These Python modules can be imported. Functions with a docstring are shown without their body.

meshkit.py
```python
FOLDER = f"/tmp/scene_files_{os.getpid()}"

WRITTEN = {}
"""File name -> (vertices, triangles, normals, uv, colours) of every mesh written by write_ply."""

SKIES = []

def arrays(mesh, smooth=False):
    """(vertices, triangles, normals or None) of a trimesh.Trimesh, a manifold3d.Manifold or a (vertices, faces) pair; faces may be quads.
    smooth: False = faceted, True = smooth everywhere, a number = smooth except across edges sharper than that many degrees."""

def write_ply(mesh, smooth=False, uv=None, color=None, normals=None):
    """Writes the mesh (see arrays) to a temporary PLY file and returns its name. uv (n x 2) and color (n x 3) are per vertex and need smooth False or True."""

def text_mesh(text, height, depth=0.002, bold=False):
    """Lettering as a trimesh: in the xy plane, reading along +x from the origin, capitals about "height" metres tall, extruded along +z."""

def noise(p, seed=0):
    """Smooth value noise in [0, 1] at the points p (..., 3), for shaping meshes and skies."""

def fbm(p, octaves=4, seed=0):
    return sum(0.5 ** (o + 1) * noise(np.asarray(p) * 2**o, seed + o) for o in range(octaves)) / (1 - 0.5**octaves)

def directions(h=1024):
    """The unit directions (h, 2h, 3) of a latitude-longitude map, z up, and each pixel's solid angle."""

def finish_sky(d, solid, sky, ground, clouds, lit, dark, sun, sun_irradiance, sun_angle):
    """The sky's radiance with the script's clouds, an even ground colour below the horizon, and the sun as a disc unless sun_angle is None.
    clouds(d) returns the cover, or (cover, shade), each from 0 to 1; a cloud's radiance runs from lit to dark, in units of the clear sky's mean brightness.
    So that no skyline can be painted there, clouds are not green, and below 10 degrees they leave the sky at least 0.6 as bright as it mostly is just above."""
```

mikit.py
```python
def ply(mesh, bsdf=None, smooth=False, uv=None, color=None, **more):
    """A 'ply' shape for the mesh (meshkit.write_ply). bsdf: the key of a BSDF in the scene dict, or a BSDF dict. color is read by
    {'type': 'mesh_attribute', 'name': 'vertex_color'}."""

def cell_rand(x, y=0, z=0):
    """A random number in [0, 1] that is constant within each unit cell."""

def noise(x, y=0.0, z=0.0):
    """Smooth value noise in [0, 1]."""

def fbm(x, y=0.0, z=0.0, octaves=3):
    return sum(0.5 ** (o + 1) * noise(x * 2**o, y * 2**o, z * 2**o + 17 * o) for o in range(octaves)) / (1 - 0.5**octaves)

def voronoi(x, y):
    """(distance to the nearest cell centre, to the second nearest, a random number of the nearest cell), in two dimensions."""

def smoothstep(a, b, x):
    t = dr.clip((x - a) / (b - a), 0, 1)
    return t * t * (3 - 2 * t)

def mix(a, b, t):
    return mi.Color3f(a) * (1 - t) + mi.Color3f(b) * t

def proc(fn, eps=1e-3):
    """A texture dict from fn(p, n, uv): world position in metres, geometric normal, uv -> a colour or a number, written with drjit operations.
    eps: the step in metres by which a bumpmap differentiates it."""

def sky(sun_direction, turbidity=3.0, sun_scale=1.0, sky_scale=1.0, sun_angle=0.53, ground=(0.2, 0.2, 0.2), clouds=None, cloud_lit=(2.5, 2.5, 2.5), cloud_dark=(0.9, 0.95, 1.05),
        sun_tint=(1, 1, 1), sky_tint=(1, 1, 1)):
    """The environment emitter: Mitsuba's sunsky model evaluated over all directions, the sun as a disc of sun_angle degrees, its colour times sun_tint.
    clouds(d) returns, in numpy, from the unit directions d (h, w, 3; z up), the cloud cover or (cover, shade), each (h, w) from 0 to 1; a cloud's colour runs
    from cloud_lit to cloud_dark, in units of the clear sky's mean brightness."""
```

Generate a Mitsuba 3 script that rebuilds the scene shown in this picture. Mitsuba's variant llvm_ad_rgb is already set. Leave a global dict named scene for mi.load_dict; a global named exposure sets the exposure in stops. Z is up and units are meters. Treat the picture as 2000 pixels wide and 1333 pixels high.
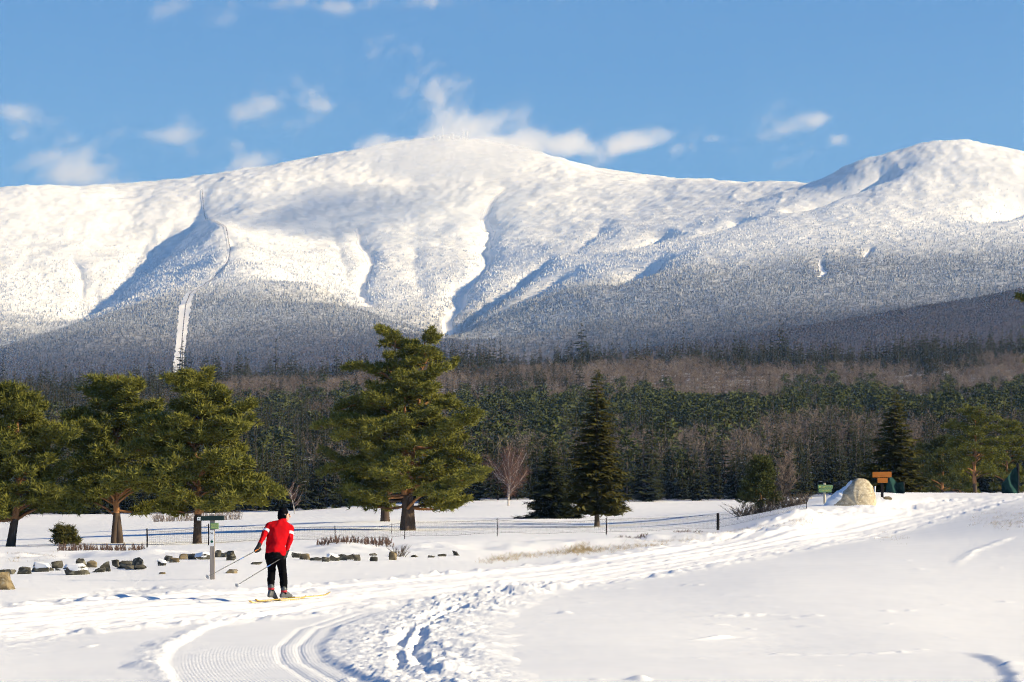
import math, random
import numpy as np, trimesh, drjit as dr, mitsuba as mi
import mikit, meshkit
from scipy.interpolate import RBFInterpolator, RegularGridInterpolator
from scipy.ndimage import gaussian_filter
T = mi.ScalarTransform4f
scene, labels = {}, {}
rng = np.random.default_rng(11)

# ---------------------------------------------------------------- camera, sun and sky, exposure
F, HY, CZ = 6107.0, 1047.0, 1.2          # focal length and horizon row on a 2000 px wide picture; eye height
scene['camera'] = {'type': 'perspective', 'fov': 2 * math.degrees(math.atan(1000 / F)), 'fov_axis': 'x', 'near_clip': 0.5, 'far_clip': 40000.0,
    'principal_point_offset_y': -(HY - 666.5) / 1333.0, 'to_world': T().look_at(origin=[0, 0, CZ], target=[0, 100, CZ], up=[0, 0, 1])}
SUN_EL, SUN_AZ = 24.0, 10.0              # degrees above the horizon; degrees behind the viewer's right hand
sun = (math.cos(math.radians(SUN_EL)) * math.cos(math.radians(SUN_AZ)), -math.cos(math.radians(SUN_EL)) * math.sin(math.radians(SUN_AZ)), math.sin(math.radians(SUN_EL)))
scene['sky'] = mikit.sky(sun, turbidity=2.5, sun_tint=(1.03, 1.14, 1.24), sky_tint=(0.215, 0.425, 0.71), ground=(0.5, 0.52, 0.56))
exposure = 2.4

def at(px, py, Y):                        # the point at depth Y on the line of sight of a pixel of the photograph
    return np.array([(px - 1000) / F * Y, Y, CZ + (HY - py) / F * Y])

def rgb(*c): return {'type': 'rgb', 'value': list(c)}
def grid_faces(n, m):
    i = np.arange(n * m).reshape(n, m)
    return np.stack([i[:-1, :-1].ravel(), i[:-1, 1:].ravel(), i[1:, 1:].ravel(), i[1:, :-1].ravel()], 1)
def N3(x, y, s, octaves=4, seed=0):
    return meshkit.fbm(np.stack([x / s, y / s, np.zeros_like(x) + 0.37 + seed], -1), octaves, seed)

# ---------------------------------------------------------------- the mountain range
NODES = '''
-300 388 10.6|-200 385 10.6|-100 378 10.6|0 371 10.6|60 366 10.6|120 370 10.6|180 381 10.6|240 387 10.7|310 381 10.7|480 346 10.8|560 331 10.85|640 319 10.9|700 301 10.95|760 288 11|810 276 11|870 267 11|950 276 11|1000 290 10.95|1050 310 10.9|1100 325 10.8|1140 336 10.8|1200 348 10.7|1260 354 10.6|1340 349 10.4|1440 358 10.2|1500 355 10.1|1560 358 10
-300 470 12.4|0 470 12.4|300 480 12.4|600 430 12.4|900 390 12.4|1200 450 12.2|1500 470 12|1800 440 11.6|2300 460 11.4
0 450 10.2|0 540 9.6|0 630 8.95|-300 560 9.4|-300 700 8.2|130 450 10.25|130 540 9.7|250 440 10.4|60 600 9.3|250 480 10.2
360 430 10.32|330 457 10.18|250 525 9.78|190 580 9.42|145 622 9.25|100 662 8.9|20 700 8.5|-150 748 8|-300 790 7.5
392 368 10.75|398 397 10.5|408 425 10.25|440 455 9.9|452 490 9.5|432 528 9|372 572 8.6|358 620 8.1|352 680 7.5|348 745 6.8|345 800 6.2
310 588 8.5|250 607 8.35|140 640 8.1|60 663 7.9|0 681 7.7|-200 735 7.2
480 487 9.45|540 510 9.1|620 550 8.7|720 604 8.2|780 634 7.9|828 656 7.6|900 690 7.1|1000 740 6.4
600 570 9.1|640 595 8.95|720 636 8.7|800 668 8.35|830 674 8.2|900 708 7.7|1000 752 7
600 420 10.4|600 480 9.95|600 530 9.45|720 420 10.45|720 500 9.85|715 580 9.2|800 350 10.8|800 450 10.3|800 550 9.5|820 620 8.95|830 652 8.65|660 560 9.4|500 400 10.45|500 450 10
950 350 10.7|950 450 10.2|920 540 9.5|870 620 8.9|842 652 8.55
1100 400 10.3|1250 400 10.2|1400 400 9.9|1100 480 9.6|1250 450 9.5|1000 540 9.2|1500 390 9.8
900 650 8|1000 615 8.1|1100 570 8.2|1200 540 8.3|1300 505 8.5|1400 468 8.8|1500 432 9.1|1590 380 9.4
1000 685 7.2|1200 640 7.3|1400 580 7.6|1600 520 8|1800 450 8.6|2000 400 9|1800 560 7.5|2000 520 7.7|1600 620 7|1400 665 6.7|1200 700 6.5|1000 745 6.1|2300 420 9|2300 540 7.7|2000 450 8.4
1600 352 9.6|1640 328 9.6|1680 310 9.5|1750 290 9.5|1830 276 9.5|1910 274 9.5|1950 287 9.5|2000 300 9.5|2100 330 9.4|2300 370 9.4
1640 380 10.1|1750 370 10.2|1900 365 10.2|2000 380 10.2|2300 400 10.2
2300 520 5.6|2100 545 5.6|2000 570 5.6|1850 600 5.5|1700 625 5.4|1550 650 5.3|1400 672 5.2|1250 690 5.1|1100 706 5
2300 590 6.3|2000 632 6.3|1850 645 6.2|1700 662 6.1|1550 680 6|1400 700 5.9
2300 650 4.2|2000 690 4.2|1700 720 4|1400 742 4|1000 785 4.5
200 650 7.6|200 720 6.6|200 785 5.5|0 745 6.8|0 795 5.6|500 600 8.2|500 680 7.3|500 750 6.3|650 640 7.7|650 720 6.7|-300 820 5.6|600 790 5.4|800 760 5.6
-300 838 3.3|300 838 3.3|900 830 3.3|1500 815 3.3|2300 800 3.3|-300 850 2.6|300 850 2.6|900 840 2.6|1500 830 2.6|2300 820 2.6|-300 846 2.0|300 846 2.0|900 836 2.0|1500 826 2.0|2300 820 2.0'''
nodes = np.array([[float(v) for v in s.split()] for line in NODES.strip().split('\n') for s in line.split('|')])
npos = np.stack([(nodes[:, 0] - 1000) / F * nodes[:, 2] * 1000, nodes[:, 2] * 1000], 1)
nz = CZ + (HY - nodes[:, 1]) / F * nodes[:, 2] * 1000
rbf = RBFInterpolator(npos / 1000, nz, kernel='linear', smoothing=0.0)
UM = np.linspace(-0.205, 0.205, 760)
YM = np.concatenate([np.linspace(2150, 6000, 150)[:-1], np.linspace(6000, 11150, 640)[:-1], np.linspace(11150, 12400, 24)])
UG, YG = np.meshgrid(UM, YM)
XG = UG * YG
cu, cy = np.linspace(-0.205, 0.205, 206), np.concatenate([np.linspace(2150, 6000, 60)[:-1], np.linspace(6000, 12400, 200)])
CU, CY = np.meshgrid(cu, cy)
coarse = rbf(np.stack([(CU * CY).ravel(), CY.ravel()], 1) / 1000).reshape(CU.shape)
coarse = gaussian_filter(coarse, 0.8)
ZB = RegularGridInterpolator((cy, cu), coarse, method='linear')(np.stack([YG.ravel(), UG.ravel()], 1)).reshape(UG.shape)

def hit(px, py):                          # where the line of sight first meets the range
    j = int(round(np.interp((px - 1000) / F, UM, np.arange(len(UM)))))
    e = np.maximum.accumulate((ZB[:, j] - CZ) / YM)
    Y = YM[min(np.searchsorted(e, (HY - py) / F), len(YM) - 1)]
    return np.array([(px - 1000) / F * Y, Y])

def polyline_distance(P, X, Y):           # distance to, and fraction along, a polyline
    best, frac = np.full(X.shape, 1e9), np.zeros(X.shape)
    L = np.concatenate([[0], np.cumsum(np.linalg.norm(np.diff(P, axis=0), axis=1))])
    for k in range(len(P) - 1):
        d = P[k + 1] - P[k]
        t = np.clip(((X - P[k, 0]) * d[0] + (Y - P[k, 1]) * d[1]) / (d @ d), 0, 1)
        q = np.hypot(X - P[k, 0] - t * d[0], Y - P[k, 1] - t * d[1])
        frac = np.where(q < best, (L[k] + t * (L[k + 1] - L[k])) / L[-1], frac)
        best = np.minimum(best, q)
    return best, frac

GULLIES = [  # pixels of the photograph, depth and half width in metres
    ([(690, 440), (712, 480), (728, 505), (714, 540), (708, 575), (716, 600)], 27, 55),
    ([(985, 360), (962, 390), (948, 415), (956, 445), (948, 500), (915, 550), (880, 605), (845, 650)], 32, 62),
    ([(900, 545), (885, 575), (872, 600)], 22, 60),
    ([(1075, 503), (1020, 540), (950, 585), (890, 622), (850, 648)], 50, 85),
    ([(1118, 531), (1060, 560), (1000, 590), (940, 617)], 44, 72),
    ([(1290, 500), (1262, 512), (1232, 532), (1203, 550)], 75, 110),
    ([(1760, 318), (1690, 348), (1620, 382), (1545, 412)], 62, 75),
    ([(1330, 445), (1300, 452), (1262, 470), (1240, 485)], 34, 80),
    ([(1455, 425), (1410, 440), (1370, 458)], 36, 80),
    ([(2030, 380), (1985, 398), (1925, 425)], 50, 100),
    ([(395, 385), (380, 415), (340, 452), (290, 495), (245, 530), (190, 582), (148, 620)], 70, 185),
    ([(440, 455), (452, 485), (440, 520), (420, 540)], 16, 40),
    ([(398, 392), (408, 425), (440, 455), (452, 490), (432, 528)], -24, 95),
    ([(300, 440), (262, 490), (240, 520)], 14, 50), ([(335, 425), (305, 462), (280, 490)], 12, 45),
    ([(145, 508), (155, 535), (170, 560)], 14, 35), ([(190, 540), (200, 560)], 10, 30),
    ([(800, 480), (815, 520), (822, 590)], 10, 60), ([(640, 430), (670, 500), (690, 560)], 12, 60), ([(1180, 430), (1150, 470), (1120, 500)], 12, 60),
    ([(1700, 485), (1697, 505)], 10, 25), ([(1605, 505), (1603, 540)], 10, 30)]
Z = ZB.copy()
GP = []
for pts, depth, w in GULLIES:
    P = np.array([hit(*p) for p in pts]); GP.append(P)
    m = (np.abs(XG - P[:, 0].mean()) < np.ptp(P[:, 0]) / 2 + 3 * w) & (np.abs(YG - P[:, 1].mean()) < np.ptp(P[:, 1]) / 2 + 3 * w)
    wob = (N3(XG[m], YG[m], 160, 3, 5) - 0.5) * 70
    d, t = polyline_distance(P, XG[m] + wob, YG[m])
    Z[m] -= depth * np.exp(-(d / (0.62 * w)) ** 1.25) * np.clip(np.minimum(t, 1 - t) * 6 + 0.25, 0, 1)
hi = np.clip((Z - 250) / 500, 0, 1)
rid = 1 - np.abs(2 * N3(XG + 60 * N3(XG, YG, 300, 2, 3), YG * 0.45, 330, 4, 7) - 1)
Z += hi * ((rid - 0.75) * 26 + (N3(XG, YG * 0.7, 90, 4, 9) - 0.5) * 15 + (N3(XG, YG, 26, 3, 12) - 0.5) * 8 + np.clip((Z - 1000) / 300, 0, 1) * np.clip(N3(XG, YG, 34, 3, 14) - 0.58, 0, 1) * 18)
Z += (N3(XG, YG, 700, 3, 21) - 0.5) * 30 * np.clip((Z - 100) / 300, 0, 1)
MZ = RegularGridInterpolator((YM, UM), Z, bounds_error=False, fill_value=None)
def mountain_z(x, y): return MZ(np.stack([np.asarray(y, float), np.asarray(x, float) / np.asarray(y, float)], -1))

def frost(p):                             # how much rime and snow lies on the slope here, 0 to 1
    h = p.z + 0.13 * (p.y - 8300) + 220 * (mikit.fbm(p.x / 420, p.y / 900, p.z / 300, 3) - 0.5) + 130
    return h
def mountain_color(p, n, uv):
    h = frost(p)
    f = mikit.noise(p.x / 9, p.y / 16, p.z / 9)
    g = mikit.fbm(p.x / 30, p.y / 60, p.z / 30, 2)
    wood = mikit.mix([0.050, 0.042, 0.045], [0.115, 0.085, 0.08], f)
    rime = mikit.mix([0.16, 0.17, 0.19], [0.50, 0.51, 0.53], mikit.smoothstep(0.25, 0.75, f * 0.7 + g * 0.3))
    snow = mikit.mix([0.755, 0.775, 0.80], [0.88, 0.895, 0.91], mikit.smoothstep(0.3, 0.6, g))
    c = mikit.mix(wood, rime, mikit.smoothstep(360, 640, h))
    return mikit.mix(c, snow, mikit.smoothstep(700, 980, h))
def rime_color(p, n, uv):
    h = frost(p)
    f = mikit.cell_rand(p.x / 7, p.y / 9, 0)
    wood = mikit.mix([0.045, 0.04, 0.045], [0.085, 0.065, 0.066], f)
    rime = mikit.mix([0.19, 0.20, 0.225], [0.44, 0.455, 0.48], f)
    c = mikit.mix(wood, rime, mikit.smoothstep(380, 660, h))
    return mikit.mix(c, [0.80, 0.815, 0.835], mikit.smoothstep(720, 1000, h))
scene['m_mountain'] = {'type': 'twosided', 'bsdf': {'type': 'diffuse', 'reflectance': mikit.proc(mountain_color)}}
scene['m_rime'] = {'type': 'twosided', 'bsdf': {'type': 'diffuse', 'reflectance': mikit.proc(rime_color)}}
scene['mountain'] = mikit.ply((np.stack([XG, YG, Z], -1).reshape(-1, 3), grid_faces(*XG.shape)), 'm_mountain', smooth=True)
labels['mountain'] = {'label': 'snow covered mountain range with a broad white summit and grey frosted lower slopes', 'kind': 'structure'}

TRACK = [(344, 748), (349, 710), (352, 680), (357, 640), (360, 605), (372, 575), (400, 553), (430, 531), (452, 497), (446, 470), (436, 450), (408, 425), (398, 400), (394, 370)]
TP = np.array([hit(*p) for p in TRACK])
TW = np.interp(np.arange(len(TRACK)), [0, 3, 4, 6, 9, 13], [11, 12, 15, 8, 6, 5])

SNOWY = [(0, 13), (1, 15), (2, 8)] + [(k, 9) for k, (pts, d_, w_) in enumerate(GULLIES) if pts[0] in ((145, 508), (1700, 485), (1605, 505))]
def mountain_trees():                     # countless frosted trees, far off: one mesh
    n = 260000
    u = rng.uniform(-0.19, 0.19, n); y = 4300 + (11000 - 4300) * rng.random(n) ** 0.8
    x = u * y; z = mountain_z(x, y)
    dens = np.clip(1.05 - (z - 640) / 430, 0.0, 1) * np.clip(0.55 + 1.3 * (N3(x, y, 140, 3, 31) - 0.35), 0.1, 1)
    d, _ = polyline_distance(TP, x, y)
    w = np.interp(z, [300, 560, 640, 760, 1150], [13, 14, 17, 10, 8])
    keep = (rng.random(n) < dens) & (d > w)
    for k_, w_ in SNOWY: keep &= polyline_distance(GP[k_], x + (N3(x, y, 160, 3, 5) - 0.5) * 70, y)[0] > w_ * 1.3
    x, y, z = x[keep], y[keep], z[keep]; n = len(x)
    h = rng.uniform(5, 10.5, n) * np.clip(y / 8500, .5, 1.1) * np.clip(1.15 - (z - 500) / 900, 0.3, 1); r = h * rng.uniform(0.2, 0.36, n)
    low = z < 430 + rng.normal(0, 60, n)   # broad leafless crowns low down
    r = np.where(low, h * 0.38, r)
    a = rng.uniform(0, 6.28, n)
    ring = [np.stack([x + r * np.cos(a + k * 1.5708), y + r * np.sin(a + k * 1.5708), z + np.where(low, 0.45 * h, 0) - 1], 1) for k in range(4)]
    V = np.stack(ring + [np.stack([x, y, z + h], 1)], 1).reshape(-1, 3)
    f = np.array([[0, 1, 4], [1, 2, 4], [2, 3, 4], [3, 0, 4]])
    return V, (f[None] + 5 * np.arange(n)[:, None, None]).reshape(-1, 3)
scene['mountain_forest'] = mikit.ply(mountain_trees(), 'm_rime', smooth=True)
labels['mountain_forest'] = {'label': 'frosted grey forest covering the lower mountain slopes', 'category': 'forest', 'kind': 'stuff'}

# the cleared strip of the mountain railway
def strip(P, W, lift, name, mat, label, wobble=False):
    t = np.linspace(0, len(P) - 1, 260)
    c = np.stack([np.interp(t, np.arange(len(P)), P[:, k]) for k in (0, 1)], 1)
    c = np.stack([gaussian_filter(c[:, 0], 5, mode='nearest'), gaussian_filter(c[:, 1], 5, mode='nearest')], 1)
    w = np.interp(t, np.arange(len(P)), W)
    s = np.linspace(-1, 1, 7)
    x = c[:, :1] + s[None] * w[:, None] * (1 + 0.9 * (N3(c[:, 1:] + 40 * np.sign(s)[None], np.zeros((len(c), 7)), 45, 2, 3) - 0.5)) 
    y = np.repeat(c[:, 1:], 7, 1)
    if wobble: x = x - (N3(x, y, 160, 3, 5) - 0.5) * 70
    z = mountain_z(x, y) + lift
    scene[name] = mikit.ply((np.stack([x, y, z], -1).reshape(-1, 3), grid_faces(*x.shape)), mat, smooth=True)
    labels[name] = {'label': label, 'kind': 'structure'}
scene['m_far_snow'] = {'type': 'twosided', 'bsdf': {'type': 'diffuse', 'reflectance': rgb(0.86, 0.86, 0.87)}}
scene['m_far_track'] = {'type': 'twosided', 'bsdf': {'type': 'diffuse', 'reflectance': rgb(0.18, 0.17, 0.17)}}
strip(TP, TW, 2.0, 'railway_clearing', 'm_far_snow', 'straight white clearing running up the mountain spur through grey forest')

for n_, (k_, w_) in enumerate(SNOWY): strip(GP[k_], np.full(len(GP[k_]), w_) * np.interp(np.arange(len(GP[k_])), [0, 1, len(GP[k_]) - 1], [.35, .8, 1.1]), 1.5, 'snow_gully' + (f'_{n_:03d}' if n_ else ''), 'm_far_snow', 'narrow treeless gully filled with white snow on the mountain', True)

# ---------------------------------------------------------------- the snow field and the wooded hill behind it
GN = '''
-300 1333 30|0 1341 31|500 1329 32|1000 1333 30|1500 1333 30|2000 1333 30.5|2300 1333 30.5|0 1269 40|500 1254 41|1000 1241 42|1500 1244 42|2000 1252 42|-300 1262 40|2300 1256 42
0 1205 49|250 1186 53|545 1175 57|800 1150 62|1000 1130 68|1200 1100 79|1400 1066 97|1600 1030 119|1750 998 140|1860 980 155|1940 969 165|-300 1212 48
0 1150 62|250 1150 63|415 1130 67|-300 1155 62|0 1118 74|150 1110 76|250 1105 76|350 1096 78|450 1090 80|600 1090 82|700 1092 82|780 1090 84|890 1084 88|1000 1084 92|1150 1072 98|1250 1060 104|-300 1122 74
-100 1075 105|100 1073 105|287 1070 105|550 1060 108|790 1055 110|971 1048 113|1184 1046 116|1402 1036 122|1575 1008 122|-300 1076 105
25 1069 140|230 1062 150|385 1064 140|795 1035 185|753 1018 215|1165 1027 195|1075 1012 235|1490 1003 150|-300 1068 150|560 1035 190|560 1012 300|200 1030 260
1665 989 140|1610 984 145|1720 972 150|1745 970 155|1975 965 178|2000 1000 115|2000 1050 80|2000 1124 62|1700 1062 86|1500 1134 60|2300 960 180|2300 1050 70|1800 1144 58|2300 1132 60
0 1012 460|300 1008 460|560 1000 480|993 988 420|1250 981 480|1500 976 480|1900 966 480|2200 960 480|-300 1014 460|600 1013 330|1300 996 330|1650 985 330|2000 975 330|2300 966 330
-300 955 700|300 950 700|700 930 700|1200 915 700|1700 905 700|2300 900 700|-300 880 1000|300 872 1000|700 855 1000|1200 846 1000|1700 838 1000|2300 836 1000
-300 818 1500|300 812 1500|650 790 1500|950 776 1500|1400 772 1500|1800 768 1500|2300 766 1500|-300 795 2000|0 791 2000|300 785 2000|480 768 2000|640 770 2000|900 742 2000|1200 738 2000|1500 728 2000|1800 721 2000|2300 718 2000|-300 850 2300|300 850 2300|1000 830 2300|1700 815 2300|2300 810 2300'''
gn = np.array([[float(v) for v in s.split()] for line in GN.strip().split('\n') for s in line.split('|')])
gx, gy = (gn[:, 0] - 1000) / F * gn[:, 2], gn[:, 2]
gz = CZ + (HY - gn[:, 1]) / F * gn[:, 2]
OFF = 14.0
grbf = RBFInterpolator(np.stack([gx / (gy + OFF) * 8, np.log(gy + OFF)], 1), gz / np.sqrt(gy), kernel='thin_plate_spline', smoothing=0.0004)
bs, bl = np.linspace(-0.26, 0.26, 120), np.linspace(math.log(OFF + 0.5), math.log(2330 + OFF), 260)
BS, BL = np.meshgrid(bs, bl)
BZ = grbf(np.stack([BS.ravel() * 8, np.maximum(BL.ravel(), math.log(24 + OFF))], 1)).reshape(BS.shape) * np.sqrt(np.maximum(np.exp(BL) - OFF, 24))
BZ = np.maximum(BZ, -1.5)
GB = RegularGridInterpolator((bl, bs), BZ, method='linear', bounds_error=False, fill_value=None)
def base_z(x, y):
    x, y = np.broadcast_arrays(np.asarray(x, float), np.asarray(y, float))
    return GB(np.stack([np.log(y + OFF), x / (y + OFF)], -1))
_yy = np.geomspace(20, 600, 3000)
def ground_hit(px, py, far=1e9):          # where the line of sight of a pixel meets the snow
    x = (px - 1000) / F * _yy
    e = np.maximum.accumulate((base_z(x, _yy) - CZ) / _yy)
    k = min(np.searchsorted(e, (HY - py) / F), len(_yy) - 1)
    return np.array([x[k], _yy[k]])

def world_line(pts): return np.array([ground_hit(*p) for p in pts])
TRAIL = world_line([(-300, 1236), (0, 1216), (250, 1194), (545, 1173), (800, 1152), (1000, 1136), (1200, 1110), (1400, 1079), (1600, 1040), (1750, 1012), (1860, 990), (1930, 975)])
SPUR = world_line([(590, 1360), (520, 1325), (478, 1290), (480, 1262), (530, 1228), (620, 1200), (740, 1174), (880, 1150)])
CHURN = world_line([(870, 1360), (800, 1310), (790, 1270), (810, 1235), (850, 1205), (930, 1170), (1050, 1140)])
LEFTB = world_line([(440, 1360), (370, 1320), (335, 1290), (375, 1258), (440, 1228), (540, 1198), (640, 1180)])
STEPS = world_line([(0, 1185), (120, 1173), (200, 1160), (290, 1148), (330, 1146)])
LIP = world_line([(1860, 1272), (1900, 1279), (1935, 1289), (1965, 1305), (1983, 1325), (1990, 1350)])

SC = np.polyfit(SPUR[:, 1], SPUR[:, 0], 4)
OLD = [world_line(p) for p in ([(1330, 1207), (1420, 1206), (1500, 1202), (1570, 1204)], [(1080, 1150), (1180, 1151), (1250, 1149)], [(1340, 1252), (1420, 1244), (1480, 1246)], [(1860, 1108), (1900, 1078), (1990, 1046)], [(1430, 1279), (1560, 1281), (1700, 1278), (1840, 1274)], [(0, 1262), (90, 1252), (180, 1250)])]
def lumps(x, y, s, seed):                 # clods: rounded tops, sharp feet
    return np.clip(N3(x, y * 0.7, s, 2, seed) - 0.42, 0, 1) + 0.5 * np.clip(N3(x, y * 0.7, s * 0.45, 2, seed + 3) - 0.42, 0, 1)
def snow_relief(x, y):
    dT, fT = polyline_distance(TRAIL, x, y)
    dS, fS = polyline_distance(SPUR, x, y)
    dC, fC = polyline_distance(CHURN, x, y)
    dL, _ = polyline_distance(LEFTB, x, y)
    dF, _ = polyline_distance(STEPS, x, y)
    sm = lambda a, b, v: np.clip((v - a) / (b - a), 0, 1) ** 2 * (3 - 2 * np.clip((v - a) / (b - a), 0, 1))
    near = 1 - sm(150, 220, y)
    h = (N3(x, y, 9, 3, 41) - 0.5) * 0.07 * (1 - 0.6 * sm(0, 3, 6 - dT)) + (N3(x * 0.35 + y * 0.1, y, 1.3, 3, 43) - 0.5) * 0.045 * near
    h += (N3(x, y, 38, 2, 47) - 0.5) * 0.5 * sm(90, 200, y)
    # the main groomed trail: a shallow bed with ruts along it and rough shoulders
    wT = 2.9 + 0.5 * (N3(x, y, 5, 2, 51) - 0.5)
    bed = 1 - sm(wT - 0.5, wT + 0.25, dT)
    side = np.where((y - np.interp(x, TRAIL[:, 0], TRAIL[:, 1])) > 0, 1, -1) * dT
    ruts = sum(np.exp(-((side - c) / w) ** 2) * a for c, w, a in ((-2.2, .1, 1), (-1.75, .09, 1), (-0.9, .25, .6), (0.1, .3, .7), (0.9, .2, .8), (1.7, .09, 1), (2.1, .1, 1)))
    h -= bed * (0.045 * ruts + 0.02 * np.sin(side * 9 + 3 * N3(x, y, 6, 2, 53)))
    h += bed * ((N3(x, y, 0.55, 3, 55) - 0.5) * 0.06 + (N3(x, y, 0.22, 2, 57) - 0.5) * 0.045) * near
    h += np.exp(-((dT - wT) / 0.35) ** 2) * lumps(x, y, 0.35, 61) * 0.22
    # the second groomer pass with the clods it threw up
    bedS = 1 - sm(0.85, 1.05, dS)
    h -= bedS * 0.025 * (0.6 + 0.8 * N3(x, y, .8, 2, 65))
    edge = 0.8 * (N3(x, y * .6, 0.9, 3, 66) - 0.5)
    cl = np.clip(1.35 - (dC + edge) / 0.95, 0, 1) ** 0.8 + np.clip(1.25 - (dL + edge * .7) / 0.5, 0, 1) * 0.8
    cl = np.clip(cl, 0, 1) * (1 - 0.93 * bedS) * (0.55 + 0.9 * N3(x, y, 1.6, 2, 69))
    slab = np.clip(N3(x + y * .3, y * 0.6, 0.75, 2, 70) - 0.60, 0, 1) * 0.7
    h += cl * (lumps(x, y, 0.24, 63) * 0.11 + lumps(x, y, 0.10, 67) * 0.075 + slab * .7 + 0.01)
    track = np.clip(1 - np.abs(dC - 0.1 + edge * .3) / 0.13, 0, 1)
    h -= track * 0.07 * sm(0.08, .2, fC) * (1 - sm(.6, .75, fC)) * (N3(x, y, .7, 2, 72) > .4)
    sS = np.where(x - np.polyval(SC, y) > 0, dS, -dS)
    h -= sum(np.exp(-((sS - c) / .05) ** 2) for c in (.42, .66)) * 0.011 * (y < 52)
    # footprints by the wall, the drift lip at lower right, lumps along the stream bank
    h -= np.exp(-(dF / 0.5) ** 2) * lumps(x, y, 0.5, 71) * 0.35
    xc = np.interp(y, LIP[::-1, 1], LIP[::-1, 0]) + 0.12 * (N3(y, x * 0, .5, 2, 83) - .5)
    h += 0.05 * sm(-.16, .05, x - xc) * np.exp(-np.maximum(x - xc, 0) / 1.4) * (1 - sm(LIP[0, 1] - 2.2, LIP[0, 1], y))
    h += (N3(x * .8 + y * .25, y * 2.2 - x * .3, 1.1, 3, 85) - 0.5) * 0.028 * near * np.clip(dT / 3 - 1, 0, 1)   # faint wind ripples
    for O in OLD:
        dO, fO = polyline_distance(O, x, y)
        h += np.exp(-(dO / .13) ** 2) * (lumps(x, y, 0.22, 87) * .11 + .006) * np.clip(np.minimum(fO, 1 - fO) * 5, 0, 1)
    h += np.clip(N3(x, y * .7, 0.42, 2, 89) - .74, 0, 1) * .22 * near       # scattered crumbs
    bank = np.exp(-((y - np.interp(x, [-20, -6, 0, 4, 10, 20], [88, 90, 98, 104, 116, 150])) / 5) ** 2) * (y < 150)
    h += bank * ((N3(x, y, 2.6, 3, 73) - 0.42) * 0.75 + (N3(x, y * .5, 0.8, 2, 75) - 0.5) * 0.22)
    crest = np.exp(-((y - 150) / 25) ** 2) * sm(12, 18, x)
    h += crest * (N3(x, y * .4, 0.9, 3, 77) - 0.5) * 0.13
    return h
ub = np.array([-0.25, -0.16, -0.128, 0.02, 0.17, 0.25])
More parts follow.
